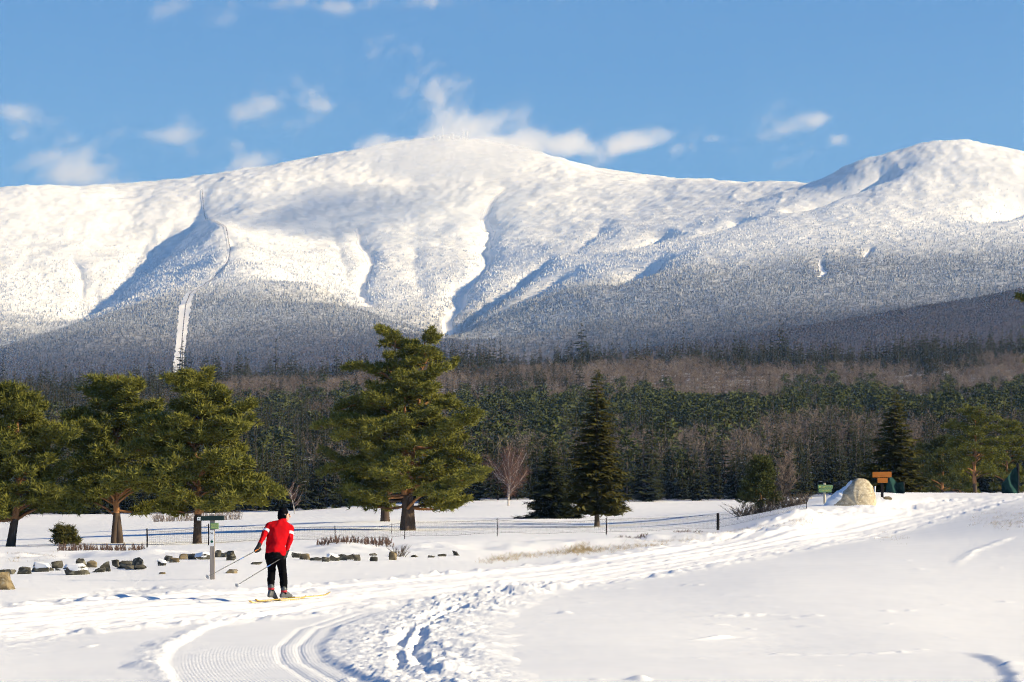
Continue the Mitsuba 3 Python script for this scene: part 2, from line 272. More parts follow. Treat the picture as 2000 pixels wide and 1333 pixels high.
uS = np.unique(np.concatenate([np.linspace(-.25, -.152, 60), np.linspace(-.152, -.115, 60), np.linspace(-.115, 0.012, 380), np.linspace(0.012, .155, 270), np.linspace(.155, .25, 40)]))
yS = [1.0]
while yS[-1] < 505: yS.append(yS[-1] + (2.5 if yS[-1] < 25 else min(max(0.06, 0.8e-4 * yS[-1] ** 2), 3.0)))
yS = np.array(yS)
SU, SY = np.meshgrid(uS, yS)
SX = SU * (SY + OFF)
SZ = base_z(SX, SY) + snow_relief(SX, SY) * np.clip((SY - 8) / 15, 0, 1)
GI = RegularGridInterpolator((yS, uS), SZ, bounds_error=False, fill_value=None)
def ground_z(x, y):
    x, y = np.broadcast_arrays(np.asarray(x, float), np.asarray(y, float))
    return np.where(y < 500, GI(np.stack([np.minimum(y, 504), x / (y + OFF)], -1)), base_z(x, y))
def snow_color(p, n, uv):
    g = mikit.fbm(p.x / 3.0, p.y / 6.0, 0, 3)
    d = mikit.fbm(p.x / 0.25, p.y / 0.6, 3, 2)
    t = mi.Float(1e9)                      # the groomed trail is clean new snow, the open field an older crust
    for A, B in zip(TRAIL[:-1], TRAIL[1:]):
        ex, ey = float(B[0] - A[0]), float(B[1] - A[1])
        q = dr.clip(((p.x - float(A[0])) * ex + (p.y - float(A[1])) * ey) / (ex * ex + ey * ey), 0, 1)
        t = dr.minimum(t, dr.square(p.x - float(A[0]) - q * ex) + dr.square(p.y - float(A[1]) - q * ey))
    groomed = 1 - mikit.smoothstep(2.7, 3.1, dr.sqrt(t) + 0.6 * (d - 0.5))
    crust = mikit.mix([0.815, 0.825, 0.84], [0.845, 0.852, 0.86], mikit.smoothstep(0.3, 0.7, g)) * (0.97 + 0.04 * d)
    return mikit.mix(crust, [0.90, 0.90, 0.90], groomed)
def snow_bump(p, n, uv):
    xc = 0.0
    for c in SC: xc = xc * p.y + float(c)
    d = p.x - xc
    m = mikit.smoothstep(1.0, 0.8, dr.abs(d)) * mikit.smoothstep(62.0, 55.0, p.y)
    m = m * mikit.smoothstep(0.22, 0.36, mikit.fbm(p.x / 0.8, p.y / 5.0, 1, 2))
    return m * 0.0008 * dr.sin(d * (2 * math.pi / 0.042)) + 0.0035 * mikit.fbm(p.x / 0.12, p.y / 0.3, 5, 2)
scene['m_snow'] = {'type': 'twosided', 'bsdf': {'type': 'bumpmap', 'arbitrary': mikit.proc(snow_bump, 0.006), 'scale': 1.0, 'bsdf': {'type': 'diffuse', 'reflectance': mikit.proc(snow_color)}}}
scene['snow_field'] = mikit.ply((np.stack([SX, SY, SZ], -1).reshape(-1, 3), grid_faces(*SX.shape)), 'm_snow', smooth=True)
labels['snow_field'] = {'label': 'open snow field with groomed ski trail and churned clods of snow', 'kind': 'structure'}
hs, hy = np.linspace(-.26, .26, 160), np.geomspace(500, 2320, 140)
HS, HYY = np.meshgrid(hs, hy)
HX = HS * (HYY + OFF)
HZ = base_z(HX, HYY) + (N3(HX, HYY, 120, 3, 81) - 0.5) * 8 * np.clip((HYY - 500) / 150, 0, 1)
HI = RegularGridInterpolator((hy, hs), HZ, bounds_error=False, fill_value=None)
def hill_z(x, y): return HI(np.stack([np.asarray(y, float), np.asarray(x, float) / (np.asarray(y, float) + OFF)], -1))
def floor_color(p, n, uv):
    g = mikit.fbm(p.x / 7.0, p.y / 12.0, 0, 4)
    return mikit.mix([0.10, 0.075, 0.06], [0.62, 0.63, 0.66], mikit.smoothstep(0.50, 0.66, g))
scene['m_floor'] = {'type': 'twosided', 'bsdf': {'type': 'diffuse', 'reflectance': mikit.proc(floor_color)}}
scene['hill'] = mikit.ply((np.stack([HX, HYY, HZ], -1).reshape(-1, 3), grid_faces(*HX.shape)), 'm_floor', smooth=True)
labels['hill'] = {'label': 'low wooded hill rising behind the snow field', 'kind': 'structure'}

# ---------------------------------------------------------------- helpers for meshes and names
class Geo:                                # collects triangles
    def __init__(self): self.v, self.f, self.n = [], [], 0
    def add(self, v, f):
        v = np.asarray(v, float).reshape(-1, 3); f = np.asarray(f, int)
        if f.shape[1] == 4: f = np.vstack([f[:, [0, 1, 2]], f[:, [0, 2, 3]]])
        self.v.append(v); self.f.append(f + self.n); self.n += len(v)
    def tube(self, pts, rad, k=6):
        p = np.asarray(pts, float); r = np.broadcast_to(rad, (len(p),))
        t = np.gradient(p, axis=0); t /= np.linalg.norm(t, axis=1, keepdims=True) + 1e-9
        ref = np.where(np.abs(t[:, 2:]) < 0.9, [[0, 0, 1.0]], [[1.0, 0, 0]])
        a = np.cross(t, ref); a /= np.linalg.norm(a, axis=1, keepdims=True) + 1e-9
        b = np.cross(t, a); an = np.arange(k) * 2 * np.pi / k
        v = p[:, None] + r[:, None, None] * (np.cos(an)[None, :, None] * a[:, None] + np.sin(an)[None, :, None] * b[:, None])
        i, j = np.meshgrid(np.arange(len(p) - 1), np.arange(k), indexing='ij')
        q = np.stack([i * k + j, i * k + (j + 1) % k, (i + 1) * k + (j + 1) % k, (i + 1) * k + j], -1).reshape(-1, 4)
        caps = [[0, k - 1 - m, k - 2 - m] for m in range(k - 2)] + [[(len(p) - 1) * k, (len(p) - 1) * k + m + 1, (len(p) - 1) * k + m + 2] for m in range(k - 2)]
        self.add(v.reshape(-1, 3), np.vstack([q[:, [0, 1, 2]], q[:, [0, 2, 3]], np.array(caps)]))
    def slivers(self, base, tip, width, side=None):   # thin triangles from base to tip
        base, tip = np.asarray(base, float), np.asarray(tip, float)
        d = tip - base
        if side is None:
            side = np.cross(d, rng.normal(size=d.shape)); 
        side = side / (np.linalg.norm(side, axis=1, keepdims=True) + 1e-9) * (np.broadcast_to(width, (len(d),)) / 2)[:, None]
        v = np.stack([base - side, base + side, tip], 1).reshape(-1, 3)
        self.add(v, np.arange(3 * len(d)).reshape(-1, 3))
    def mesh(self): return np.vstack(self.v), np.vstack(self.f)

used = {}
def key_for(name):
    n = used.get(name, -1) + 1; used[name] = n
    return name if n == 0 else f'{name}_{n:03d}'
def put(key, geo, mat, smooth=False, place=None):
    m = geo.mesh() if isinstance(geo, Geo) else geo
    scene[key] = mikit.ply(m, mat, smooth=smooth)
    if place is not None: scene[key]['to_world'] = place
def tag(key, label, cat, group=None):
    labels[key] = {'label': label, 'category': cat}
    if group: labels[key]['group'] = group
def part(parent, name, geo, mat, smooth=False, place=None, label=None):
    k = key_for(parent + '__' + name); put(k, geo, mat, smooth, place)
    if label: labels[k] = {'label': label}
    return k

def matte(name, fn, rough=None):
    tex = mikit.proc(fn) if callable(fn) else rgb(*fn)
    b = {'type': 'diffuse', 'reflectance': tex} if rough is None else {'type': 'principled', 'base_color': tex, 'roughness': rough, 'specular': 0.35}
    scene[name] = {'type': 'twosided', 'bsdf': b}
def leaf(name, a, b, s):                  # needles: two tones of growth in patches, and from tree to tree
    matte(name, lambda p, n, uv: mikit.mix(a, b, dr.clip(0.55 * mikit.noise(p.x / s, p.y / s, p.z / s) + 0.45 * mikit.noise(p.x / 14, p.y / 25, 3), 0, 1)))
leaf('m_pine', [0.090, 0.105, 0.026], [0.235, 0.225, 0.050], 0.7)
leaf('m_fir', [0.045, 0.050, 0.016], [0.120, 0.108, 0.032], 0.7)
leaf('m_spruce', [0.020, 0.027, 0.014], [0.062, 0.068, 0.030], 2.0)
leaf('m_white_pine', [0.042, 0.056, 0.022], [0.115, 0.125, 0.046], 2.5)
matte('m_twig', lambda p, n, uv: mikit.mix([0.14, 0.100, 0.080], [0.30, 0.245, 0.205], mikit.noise(p.x / 11, p.y / 30, 7)))
matte('m_red_twig', lambda p, n, uv: mikit.mix([0.13, 0.070, 0.055], [0.21, 0.125, 0.10], mikit.noise(p.x / .5, p.y / .5, p.z / .5)))
matte('m_hedge', lambda p, n, uv: mikit.mix([.10, .062, .05], [.20, .135, .105], mikit.noise(p.x / .3, p.y / .3, p.z / .3)))
matte('m_bark', lambda p, n, uv: mikit.mix([0.06, 0.048, 0.04], [0.17, 0.14, 0.115], mikit.fbm(p.x / .06, p.y / .06, p.z / .35, 3)))
matte('m_pine_bark', lambda p, n, uv: mikit.mix([0.05, 0.038, 0.032], [0.135, 0.10, 0.078], mikit.fbm(p.x / .10, p.y / .10, p.z / .5, 3)))
matte('m_orange_bark', lambda p, n, uv: mikit.mix([0.22, 0.10, 0.045], [0.44, 0.23, 0.11], mikit.fbm(p.x / .12, p.y / .12, p.z / .4, 3)))
matte('m_birch_bark', lambda p, n, uv: mikit.mix([0.16, 0.13, 0.115], [0.62, 0.56, 0.50], mikit.smoothstep(0.3, 0.5, mikit.fbm(p.x / .3, p.y / .3, p.z / .12, 2))))

# ---------------------------------------------------------------- kinds of tree
def spruce(H, R, whorls, per, twigs, low=0.05, seed=0, ragged=0.25, fat=1.0):
    r_ = np.random.default_rng(seed); c = Geo(); t_ = Geo()
    t_.tube([[0, 0, -0.8], [0, 0, H * .5], [0, 0, H * .97]], [H * .018, H * .010, .01], 5)
    for w in range(whorls):
        tw = low + (1 - low) * (w + .5) / whorls
        for k in range(per if tw < .8 else max(4, per - 2)):
            t = min(max(tw + r_.uniform(-.7, .7) * (1 - low) / whorls, low), .985)
            L0 = R * ((1 - t) ** 0.82) * (0.82 + 0.18 * math.sin(w * 2.1)) + 0.04 * R
            a = 2 * math.pi * (k + r_.uniform(-.35, .35)) / per + w * 1.7
            L = L0 * r_.uniform(1 - ragged, 1 + ragged * .7)
            d = np.array([math.cos(a), math.sin(a), 0]); s = np.array([-d[1], d[0], 0])
            z0 = t * H; up = 0.30 * (t - .35)
            mid = d * L * .55 + [0, 0, z0 + L * (up - .06)]
            end = d * L + [0, 0, z0 + L * (up - .10)]
            b = np.array([0, 0, z0 + 0.05 * L])
            wd = L * r_.uniform(.20, .32) * fat
            v = [b, mid + s * wd + [0, 0, -.10 * L], end, mid - s * wd + [0, 0, -.10 * L], mid + [0, 0, .05 * L]]
            c.add(v, [[0, 1, 4], [1, 2, 4], [2, 3, 4], [3, 0, 4]])
            if twigs:
                q = r_.uniform(.25, 1, twigs); sg = r_.choice([-1, 1], twigs)
                bs_ = b + (end - b) * q[:, None] + [0, 0, .03 * L]
                tp = bs_ + d * (L * .18) + s * (sg * L * r_.uniform(.12, .34, twigs) * (1.15 - q * .6))[:, None] + np.stack([0 * q, 0 * q, r_.uniform(-.16, .07, twigs) * L], 1)
                sd = np.cross(tp - bs_, [0, 0, 1.0]) + r_.normal(0, .12, (twigs, 3)) * L * .2
                c.slivers(bs_, tp, L * (.13 if twigs < 20 else .10), sd)
    c.slivers(np.array([[0, 0, H * .93]] * 5), np.array([[math.cos(k) * .03 * H, math.sin(k) * .03 * H, H * (1.0 - .02 * k)] for k in range(5)]), -.0 + .012 * H)
    return t_, c
def tufted_pine(H, R, layers, per, clump, seed=0, low=.25):      # far pines: layered clumps of needles
    r_ = np.random.default_rng(seed); c = Geo(); t_ = Geo()
    t_.tube([[0, 0, -.8], [.1, .1, H * .5], [0, 0, H * .95]], [H * .017, H * .012, .03], 5)
    for w in range(layers):
        t = low + (1 - low) * (w + r_.uniform(-.3, .3)) / layers
        L0 = R * min(1, 1.75 * (1 - t) + .12) * (0.55 + .45 * min(1, (t - low) / .2 + .6))
        for k in range(per):
            a = r_.uniform(0, 6.283); L = L0 * r_.uniform(.45, 1.1)
            d = np.array([math.cos(a), math.sin(a), 0]); e = d * L + [0, 0, t * H + .12 * L]
            t_.tube([[0, 0, t * H - .1 * L], e], [.05, .02], 3)
            n = clump
            o = r_.normal(0, 1, (n, 3)) * [R * .26, R * .26, R * .10]
            bs_ = e + o; dd = r_.normal(0, 1, (n, 3)) * [1, 1, .55] + [0, 0, .25]; dd /= np.linalg.norm(dd, axis=1, keepdims=True)
            c.slivers(bs_ - dd * .2 * R * .6, bs_ + dd * R * .24, R * r_.uniform(.09, .19, n))
    return t_, c
def bare_tree(H, R, limbs, twigs, width, seed=0, low=.3, trunk_r=None, lean=0.0, k=4):
    r_ = np.random.default_rng(seed); t_ = Geo(); c = Geo()
    tr = trunk_r or H * .011
    pts = np.array([[0, 0, -.8], [lean * H * .1, 0, H * .3], [lean * H * .3 + .1, .1, H * .6], [lean * H * .4, 0, H * .92]])
    t_.tube(pts, [tr, tr * .8, tr * .5, .02], k)
    for i in range(limbs):
        t = low + (0.92 - low) * (i + r_.random()) / limbs
        b = np.array([np.interp(t * H, pts[:, 2], pts[:, m]) for m in range(3)])
        a = r_.uniform(0, 6.283); L = R * r_.uniform(.6, 1.15) * (1.15 - .75 * max(0, t - .45))
        d = np.array([math.cos(a), math.sin(a), 0])
        m_ = b + d * L * .45 + [0, 0, L * .38]; e = b + d * L * .85 + [0, 0, L * r_.uniform(.8, 1.2)]
        t_.tube([b, m_, e], [tr * .38, tr * .24, tr * .1], 3)
        q = r_.random(twigs)
        bs_ = np.where(q[:, None] < .5, b + (m_ - b) * (q * 2)[:, None], m_ + (e - m_) * (q * 2 - 1)[:, None])
        dd = r_.normal(0, 1, (twigs, 3)) * .62 + d * .45 + [0, 0, .75]; dd /= np.linalg.norm(dd, axis=1, keepdims=True)
        ln = L * r_.uniform(.28, .62, twigs)
        tp = bs_ + dd * ln[:, None]
        c.slivers(bs_, tp, width)
        dd2 = dd + r_.normal(0, .55, (twigs, 3)); md = bs_ + (tp - bs_) * .45
        c.slivers(md, md + dd2 * (ln * .5)[:, None], width * .8)
    return t_, c

# ---------------------------------------------------------------- the forest on the hill
def group(name, made, bark, foliage):
    t_, c = made
    scene[name] = {'type': 'shapegroup', 'trunk': mikit.ply(t_.mesh(), bark), 'crown': mikit.ply(c.mesh(), foliage)}
    return name
EDGE_S = [group(f'grown_spruce_{k}', spruce(10, R, 19, 8, 7, .04, 100 + k, .25, 1.25), 'm_bark', 'm_spruce') for k, R in enumerate((2.1, 1.6, 2.5))]
FAR_S = [group(f'far_spruce_{k}', spruce(10, R, 13, 7, 3, .08, 110 + k, .25, 1.7), 'm_bark', 'm_spruce') for k, R in enumerate((2.1, 2.6, 1.7))]
FAR_P = [group(f'far_pine_{k}', tufted_pine(11, R, 9, 4, 11, 120 + k), 'm_bark', 'm_white_pine') for k, R in enumerate((2.9, 3.4, 2.5))]
FAR_B = [group(f'far_bare_{k}', bare_tree(10, R, 11, 13, .085, 130 + k), 'm_bark', 'm_twig') for k, R in enumerate((2.6, 3.2, 2.2))]

fx, fy, fk = [], [], []
r_ = np.random.default_rng(77)
n = 16500
ys = np.sqrt(r_.uniform(486 ** 2, 2060 ** 2, n)); us = r_.uniform(-.19, .19, n)
ys = np.concatenate([ys, r_.uniform(484, 545, 420)]); us = np.concatenate([us, r_.uniform(-.19, .19, 420)])
xs = us * ys; pxs = 1000 + us * F
s1, s2 = N3(xs, ys * .5, 70, 3, 91), N3(xs, ys * .5, 45, 3, 95)
bump = lambda v, c, w: np.exp(-((v - c) / w) ** 2)
yw = ys + 520 * np.clip((ys - 520) / 300, 0, 1) * (N3(xs, ys * .25, 75, 2, 103) - .5)
p_spruce = .46 + .7 * bump(ys, 500, 60) + 1.0 * 1.05 * bump(ys, 1850, 105) * (.5 + .6 * np.clip((pxs - 1380) / 150, 0, 1)) + 1.6 * (ys > 1300) * (N3(xs + 90, ys * .35, 38, 2, 101) - .5) + .30 * (pxs < 640) + .25 * (yw < 900) + 3.2 * (s1 - .5) + 1.2 * (N3(xs, ys, 22, 2, 97) - .5)
p_pine = .04 + .95 * bump(yw, 980 + .25 * (pxs - 1300) + 90 * np.sin(pxs / 60), 170) * bump(pxs, 1420, 330) + .7 * bump(yw, 900, 250) * bump(pxs, 960, 180) + .5 * bump(ys, 760, 120) * (pxs > 1750) + 2.8 * (s2 - .5) - .5 * (ys > 1350)
p_bare = .50 + .62 * bump(yw, 1500, 260) * (pxs > 850) + .30 * bump(yw, 740, 150) * (pxs > 850) + 2.4 * (N3(xs + 500, ys * .6, 60, 3, 99) - .5) - .9 * bump(ys, 490, 35)
kind = np.argmax(np.stack([p_spruce, p_pine, p_bare]) + r_.gumbel(0, .16, (3, len(xs))), 0)
hz = hill_z(xs, ys)
order = np.argsort(ys)
KINDS = [('spruce_tree', EDGE_S, FAR_S), ('pine_tree', FAR_P, FAR_P), ('bare_tree', FAR_B, FAR_B)]
FOREST_LABEL = ['spruces of the forest', 'pines of the forest', 'bare trees of the forest']
WHERE = [(60, 'behind the leftmost pine'), (150, 'right of the leftmost pine'), (300, 'behind the twin left pine'), (470, 'behind the signpost pine'), (540, 'right of the signpost pine'), (620, 'left of the tallest pine'), (700, 'behind left side of tallest pine'), (850, 'behind middle of tallest pine'),
         (940, 'behind right side of tallest pine'), (1060, 'behind the pale trunked birch'), (1150, 'behind the shorter lone fir'), (1240, 'behind the tall lone fir'), (1300, 'just right of tall lone fir'), (1365, 'left of the thick black post'), (1430, 'behind the thick black post'), (1560, 'behind the young pine'),
         (1640, 'behind the green sign'), (1690, 'behind the boulder'), (1760, 'behind the brown sign'), (1830, 'right of the brown sign'), (1920, 'behind the light green pine'), (2400, 'near the right edge')]
def forest_label(k, size, px, y, slim):
    look = ('dark spruce', 'green pine', 'leafless tree')[k]
    grade = ('short ', '', 'tall ')[int(np.digitize(size, ((.62, .88), (.88, 1.1), (.72, .88))[k]))]
    row = 'at forest edge' if y < 515 else 'just inside the forest' if y < 560 else 'in mid forest' if y < 640 else 'deep in forest' if y < 760 else 'on the hill' if y < 950 else 'high on the hill'
    return ('slim ' if slim < .95 else 'broad ' if slim > 1.08 else '') + grade + look + ' ' + row + ' ' + next(w for lim, w in WHERE if px < lim)
counts, rest, forest_px = [0, 0, 0], 0, {}
for i in order:
    k = kind[i]; y = ys[i]
    near = y < 640
    g = KINDS[k][1 if near else 2][r_.integers(3)]
    sc = (1 + .35 * (y > 1850) * (r_.random() < .3)) * (r_.uniform(.55, 1.35) * (1.3 if r_.random() < .12 else 1) if k == 0 else r_.uniform(.75, 1.3) if k == 1 else r_.uniform(.6, 1.0)) * (.82 if near and k == 0 else 1) * (1 + .45 * bump(y, 1850, 100) * (k == 0))
    slim = float(r_.uniform(.84, 1.2)); m = T().translate([float(xs[i]), float(y), float(hz[i]) - .1]).rotate([0, 0, 1], float(r_.uniform(0, 360))).scale([sc * slim, sc * slim * r_.uniform(.95, 1.05), float(sc)])
    if counts[k] < 270 and abs(us[i]) < .17:
        counts[k] += 1; key = key_for(KINDS[k][0]); tag(key, forest_label(k, sc, float(pxs[i]), y, slim), 'tree', FOREST_LABEL[k]); forest_px[key] = float(pxs[i])
    else:
        rest += 1; key = f'forest__{rest:05d}'
    scene[key] = {'type': 'instance', 'group': {'type': 'ref', 'id': g}, 'to_world': m}
ORD = 'first second third fourth fifth sixth seventh eighth ninth tenth eleventh twelfth'.split()
same = {}
for key in list(labels):
    if labels[key].get('group') in FOREST_LABEL: same.setdefault(labels[key]['label'], []).append((forest_px[key], key))
for lab, found in same.items():
    for m_, (_, key) in enumerate(sorted(found) if len(found) > 1 else []): labels[key]['label'] = (f'{lab}, {ORD[min(m_, 11)]} from left' if len(lab.split()) < 14 else f'{lab}, {ORD[min(m_, 11)]} from left'.replace('the ', ''))
labels['forest'] = {'label': 'far mixed forest of spruce, pine and leafless trees covering the low hill', 'category': 'forest', 'kind': 'stuff'}

# ---------------------------------------------------------------- the pines and firs on the snow field
def grown_pine(name, x, y, H, prof, label, cat='pine tree', grp=None, seed=0, stems=1, nbr=40, low=.12, lean=0, trunk_r=.2, tuft=.33, dens=1.0, up=.16, needles='m_pine', zoff=0.0, pitch=None, tops=None, tiers=0):
    r_ = np.random.default_rng(seed)
    key = key_for(name); tag(key, label, cat, grp)
    z0 = float(ground_z(x, y)) + zoff
    base = np.array([x, y, z0]); crown = Geo()
    pt, pw = zip(*prof)
    trunk = []
    for s in range(stems):
        a = 2 * math.pi * s / max(1, stems) + .4; sp = 0 if stems == 1 else 1
        o = np.array([math.cos(a), math.sin(a) * .6, 0]) * sp
        tx, top = (0, H * (1 - .09 * s)) if tops is None else (tops[s][0] * H, tops[s][1] * H)
        k_ = np.array([base + o * trunk_r * .8 - [0, 0, .4], base + o * trunk_r * .8 + [lean * .3, 0, H * .05], base + o * H * .03 + [lean + r_.normal(0, .1), 0, H * .3],
                       base + o * H * .06 + [lean * .8 + r_.normal(0, .15) + tx * .72, r_.normal(0, .1), top * .62], base + o * H * .08 + [lean * .5 + tx, 0, top * .97]])
        if tx: k_[2, 0] += tx * .3
        tt = np.linspace(0, 4, 17)
        k_ = np.stack([np.interp(tt, np.arange(5), k_[:, m]) for m in range(3)], 1); k_[1:-1] = (k_[:-2] + 2 * k_[1:-1] + k_[2:]) / 4
        rad = np.interp(tt, [0, 1, 2, 3, 4], [trunk_r * 1.35, trunk_r, trunk_r * .75, trunk_r * .42, .03]) * (1 if s == 0 else .85)
        g = Geo(); g.tube(k_[:7], rad[:7], 9); part(key, 'trunk', g, 'm_pine_bark', True)
        g = Geo(); g.tube(k_[6:], rad[6:], 8); part(key, 'upper_trunk', g, 'm_orange_bark', True)
        trunk.append(k_)
    heights = low + (0.99 - low) * ((np.arange(nbr) + r_.random(nbr)) / nbr) ** 1.02
    if tiers:                              # limbs in loose layers, as old pines carry them
        heights = np.clip(low + (.985 - low) * (np.floor((heights - low) / (.99 - low) * tiers) + .5) / tiers + r_.normal(0, .017, nbr) + (heights > .86) * r_.normal(0, .03, nbr), low, .985)
    for i, t in enumerate(heights):
        k_ = trunk[i % stems]
        t_ = min(t, .97)
        b = np.array([np.interp(z0 + t_ * (k_[-1, 2] - z0) / .97, k_[:, 2], k_[:, m]) for m in range(3)])
        a = i * 2.39996 + r_.uniform(-.5, .5)
        d = np.array([math.cos(a), math.sin(a), 0]); s = np.array([-d[1], d[0], 0])
        L = np.interp(t, pt, pw) * r_.uniform(.5, 1.1) * (1 + .16 * math.sin(a * 2 + seed))
        # aim at the crown's own outline, from wherever the stem is
        rise = (up + 1.6 * max(0, t - .72)) * r_.uniform(.5, 1.5) if pitch is None else pitch + .5 * max(0, t - .6)
        q = np.linspace(0, 1, 6)
        P = b + d * (q * L)[:, None] + s * (r_.normal(0, .10) * L * q * (1 - q) * 2)[:, None] + np.stack([0 * q, 0 * q, L * (rise * q + .16 * np.sin(q * 3.14) * (1 if r_.random() < .6 else -.6))], 1)
        g = Geo(); g.tube(P, np.interp(q, [0, 1], [max(.02, min(trunk_r * .36, .03 * L + .012)), .012]), 5)
        part(key, 'limb', g, 'm_orange_bark' if r_.random() < .72 else 'm_pine_bark', True)
        nsub = int(6 + 7 * L * dens)
        sb, st = [], []
        for j in range(nsub):
            f0 = .42 * (1 - t) ; f = f0 + (1 - f0) * (j + r_.random()) / nsub
            pb = np.array([np.interp(f, q, P[:, m]) for m in range(3)])
            sl = (L * .36 * (1.15 - f) + .22) * r_.uniform(.6, 1.2); sg = 1 if j % 2 else -1
            dv = d * .65 + s * sg * r_.uniform(.3, 1.0) + [0, 0, r_.uniform(-.02, .34)]
            pe = pb + dv * sl
            sb.append(pb); st.append(pe)
            m = int((3 + 5.2 * sl) * dens) + 2
            w = r_.uniform(.3, 1.02, m)
            c_ = pb + (pe - pb) * w[:, None] + r_.normal(0, .085, (m, 3))
            nb = 9
            dirs = r_.normal(0, 1, (m, nb, 3)) * [.8, .8, .55] + dv / np.linalg.norm(dv) * .55 + [0, 0, .42]
            dirs /= np.linalg.norm(dirs, axis=2, keepdims=True)
            B = np.repeat(c_[:, None], nb, 1).reshape(-1, 3); D = dirs.reshape(-1, 3)
            crown.slivers(B, B + D * (tuft * r_.uniform(.7, 1.15, len(B)))[:, None], tuft * .20)
        g = Geo(); g.slivers(np.array(sb), np.array(st), .035)
        crown_twigs.setdefault(key, Geo()).add(*g.mesh())
    part(key, 'twigs', crown_twigs[key], 'm_orange_bark')
    part(key, 'crown', crown, needles)
    return key
crown_twigs = {}
def X(px, Y): return (px - 1000) / F * Y
PX = lambda px, Y: px / F * Y             # a length of so many pixels at depth Y
def prof(Y, *tw): return [(t, PX(w, Y)) for t, w in tw]
grown_pine('scots_pine', X(795, 185), 185, PX(398, 185), prof(185, (.05, 120), (.15, 168), (.4, 170), (.55, 140), (.75, 88), (.9, 58), (1, 12)), 'tallest pine of the snow field with several stems and a broad open crown', seed=3, stems=3, nbr=98, low=.11, trunk_r=.27, dens=1.0, tops=[(-.13, 1.0), (.15, .965), (.0, .80)], tiers=30)
grown_pine('scots_pine', X(228, 150), 150, PX(338, 150), prof(150, (.08, 105), (.2, 118), (.5, 110), (.75, 82), (.9, 44), (1, 8)), 'pine with twisting orange limbs behind the twig hedge at left', seed=8, stems=2, nbr=72, low=.17, trunk_r=.17, tiers=15, tops=[(-.07, 1.0), (.13, .93)], dens=1.1)
grown_pine('scots_pine', X(385, 140), 140, PX(328, 140), prof(140, (.1, 135), (.25, 148), (.5, 130), (.75, 92), (.9, 52), (1, 10)), 'full rounded pine just behind the trail signpost', seed=14, stems=1, nbr=66, low=.15, trunk_r=.19, tiers=15, dens=1.1)
grown_pine('scots_pine', X(18, 140), 140, PX(312, 140), prof(140, (.1, 120), (.3, 135), (.55, 118), (.8, 70), (.92, 40), (1, 8)), 'leftmost pine with a dark leaning trunk cut by the left edge', seed=21, stems=1, nbr=60, low=.14, trunk_r=.20, tiers=14, lean=.35, dens=1.1)
grown_pine('scots_pine', X(752, 215), 215, PX(235, 215), prof(215, (.05, 100), (.3, 120), (.7, 80), (1, 20)), 'lower pine half hidden behind the left side of the tallest pine', seed=25, nbr=40, low=.2, trunk_r=.30, dens=.9)
grown_pine('pine_sapling', X(128, 135), 135, PX(30, 135), prof(135, (.05, 26), (.5, 24), (1, 8)), 'knee high bushy young pine on the snow between two big pines', cat='sapling', seed=28, nbr=13, low=.12, trunk_r=.03, dens=1.0, tuft=.22, needles='m_fir')
grown_pine('pine_sapling', X(1487, 150), 150, PX(105, 150), prof(150, (.05, 38), (.35, 36), (.7, 24), (1, 5)), 'young pine rising from dark brush left of the boulder', cat='sapling', seed=31, nbr=26, low=.08, trunk_r=.07, dens=.8, up=.22, needles='m_white_pine', tuft=.22)
grown_pine('scots_pine', X(2090, 200), 200, PX(470, 200), prof(200, (.2, 45), (.4, 70), (.5, 85), (.64, 118), (.7, 70), (.8, 118), (.9, 75), (1, 30)), 'pine outside the right edge reaching in with two dark branch ends', seed=36, nbr=46, low=.35, trunk_r=.32, dens=.8, tuft=.4)
grown_pine('scots_pine', X(1905, 300), 300, PX(175, 300), prof(300, (.1, 55), (.4, 70), (.7, 60), (1, 15)), 'light green pine with orange trunk left of the far right green netting', seed=41, nbr=34, low=.2, trunk_r=.22, dens=.8, tuft=.36)
grown_pine('scots_pine', X(1840, 310), 310, PX(120, 310), prof(310, (.1, 55), (.4, 62), (.7, 45), (1, 12)), 'bushy low pine between the brown fir and the light green pine', seed=43, nbr=30, low=.12, trunk_r=.16, dens=.8, tuft=.36, needles='m_white_pine')

grown_pine('scots_pine', X(1968, 325), 325, PX(150, 325), prof(325, (.08, 50), (.4, 58), (.7, 42), (1, 12)), 'dense pine behind the far right green netting', seed=45, nbr=34, low=.1, trunk_r=.16, dens=.8, tuft=.38)
grown_pine('scots_pine', X(1800, 340), 340, PX(108, 340), prof(340, (.08, 44), (.4, 48), (.7, 34), (1, 10)), 'low dense pine right beside the brown fir', seed=46, nbr=28, low=.08, trunk_r=.12, dens=.8, tuft=.38, needles='m_white_pine')
grown_pine('scots_pine', X(1875, 330), 330, PX(90, 330), prof(330, (.06, 42), (.5, 40), (1, 10)), 'shortest bushy pine between the light green pine and its neighbour', seed=47, nbr=24, low=.05, trunk_r=.1, dens=.8, tuft=.36)
def grown_fir(name, px, Y, hpx, rpx, label, seed, whorls=38, per=13, twigs=34, low=.1, mat='m_fir', bark='m_bark', ragged=.3, grp=None):
    key = key_for(name); tag(key, label, 'fir tree', grp)
    x = X(px, Y); z = float(ground_z(x, Y))
    t_, c = spruce(PX(hpx, Y), PX(rpx, Y), whorls, per, twigs, low, seed, ragged)
    pl = T().translate([x, Y, z])
    g = Geo(); H = PX(hpx, Y); g.tube([[0, 0, -.4], [0, 0, H * .06], [0, 0, H * .4], [0, 0, H * .96]], [H * .021, H * .016, H * .011, .02], 9)
    put(key_for(key + '__trunk'), g, bark, True, pl); put(key_for(key + '__crown'), c, mat, False, pl)
grown_fir('fir_tree', 1166, 195, 310, 80, 'tall pointed fir standing alone with a bare pale trunk foot', 51, low=.11)
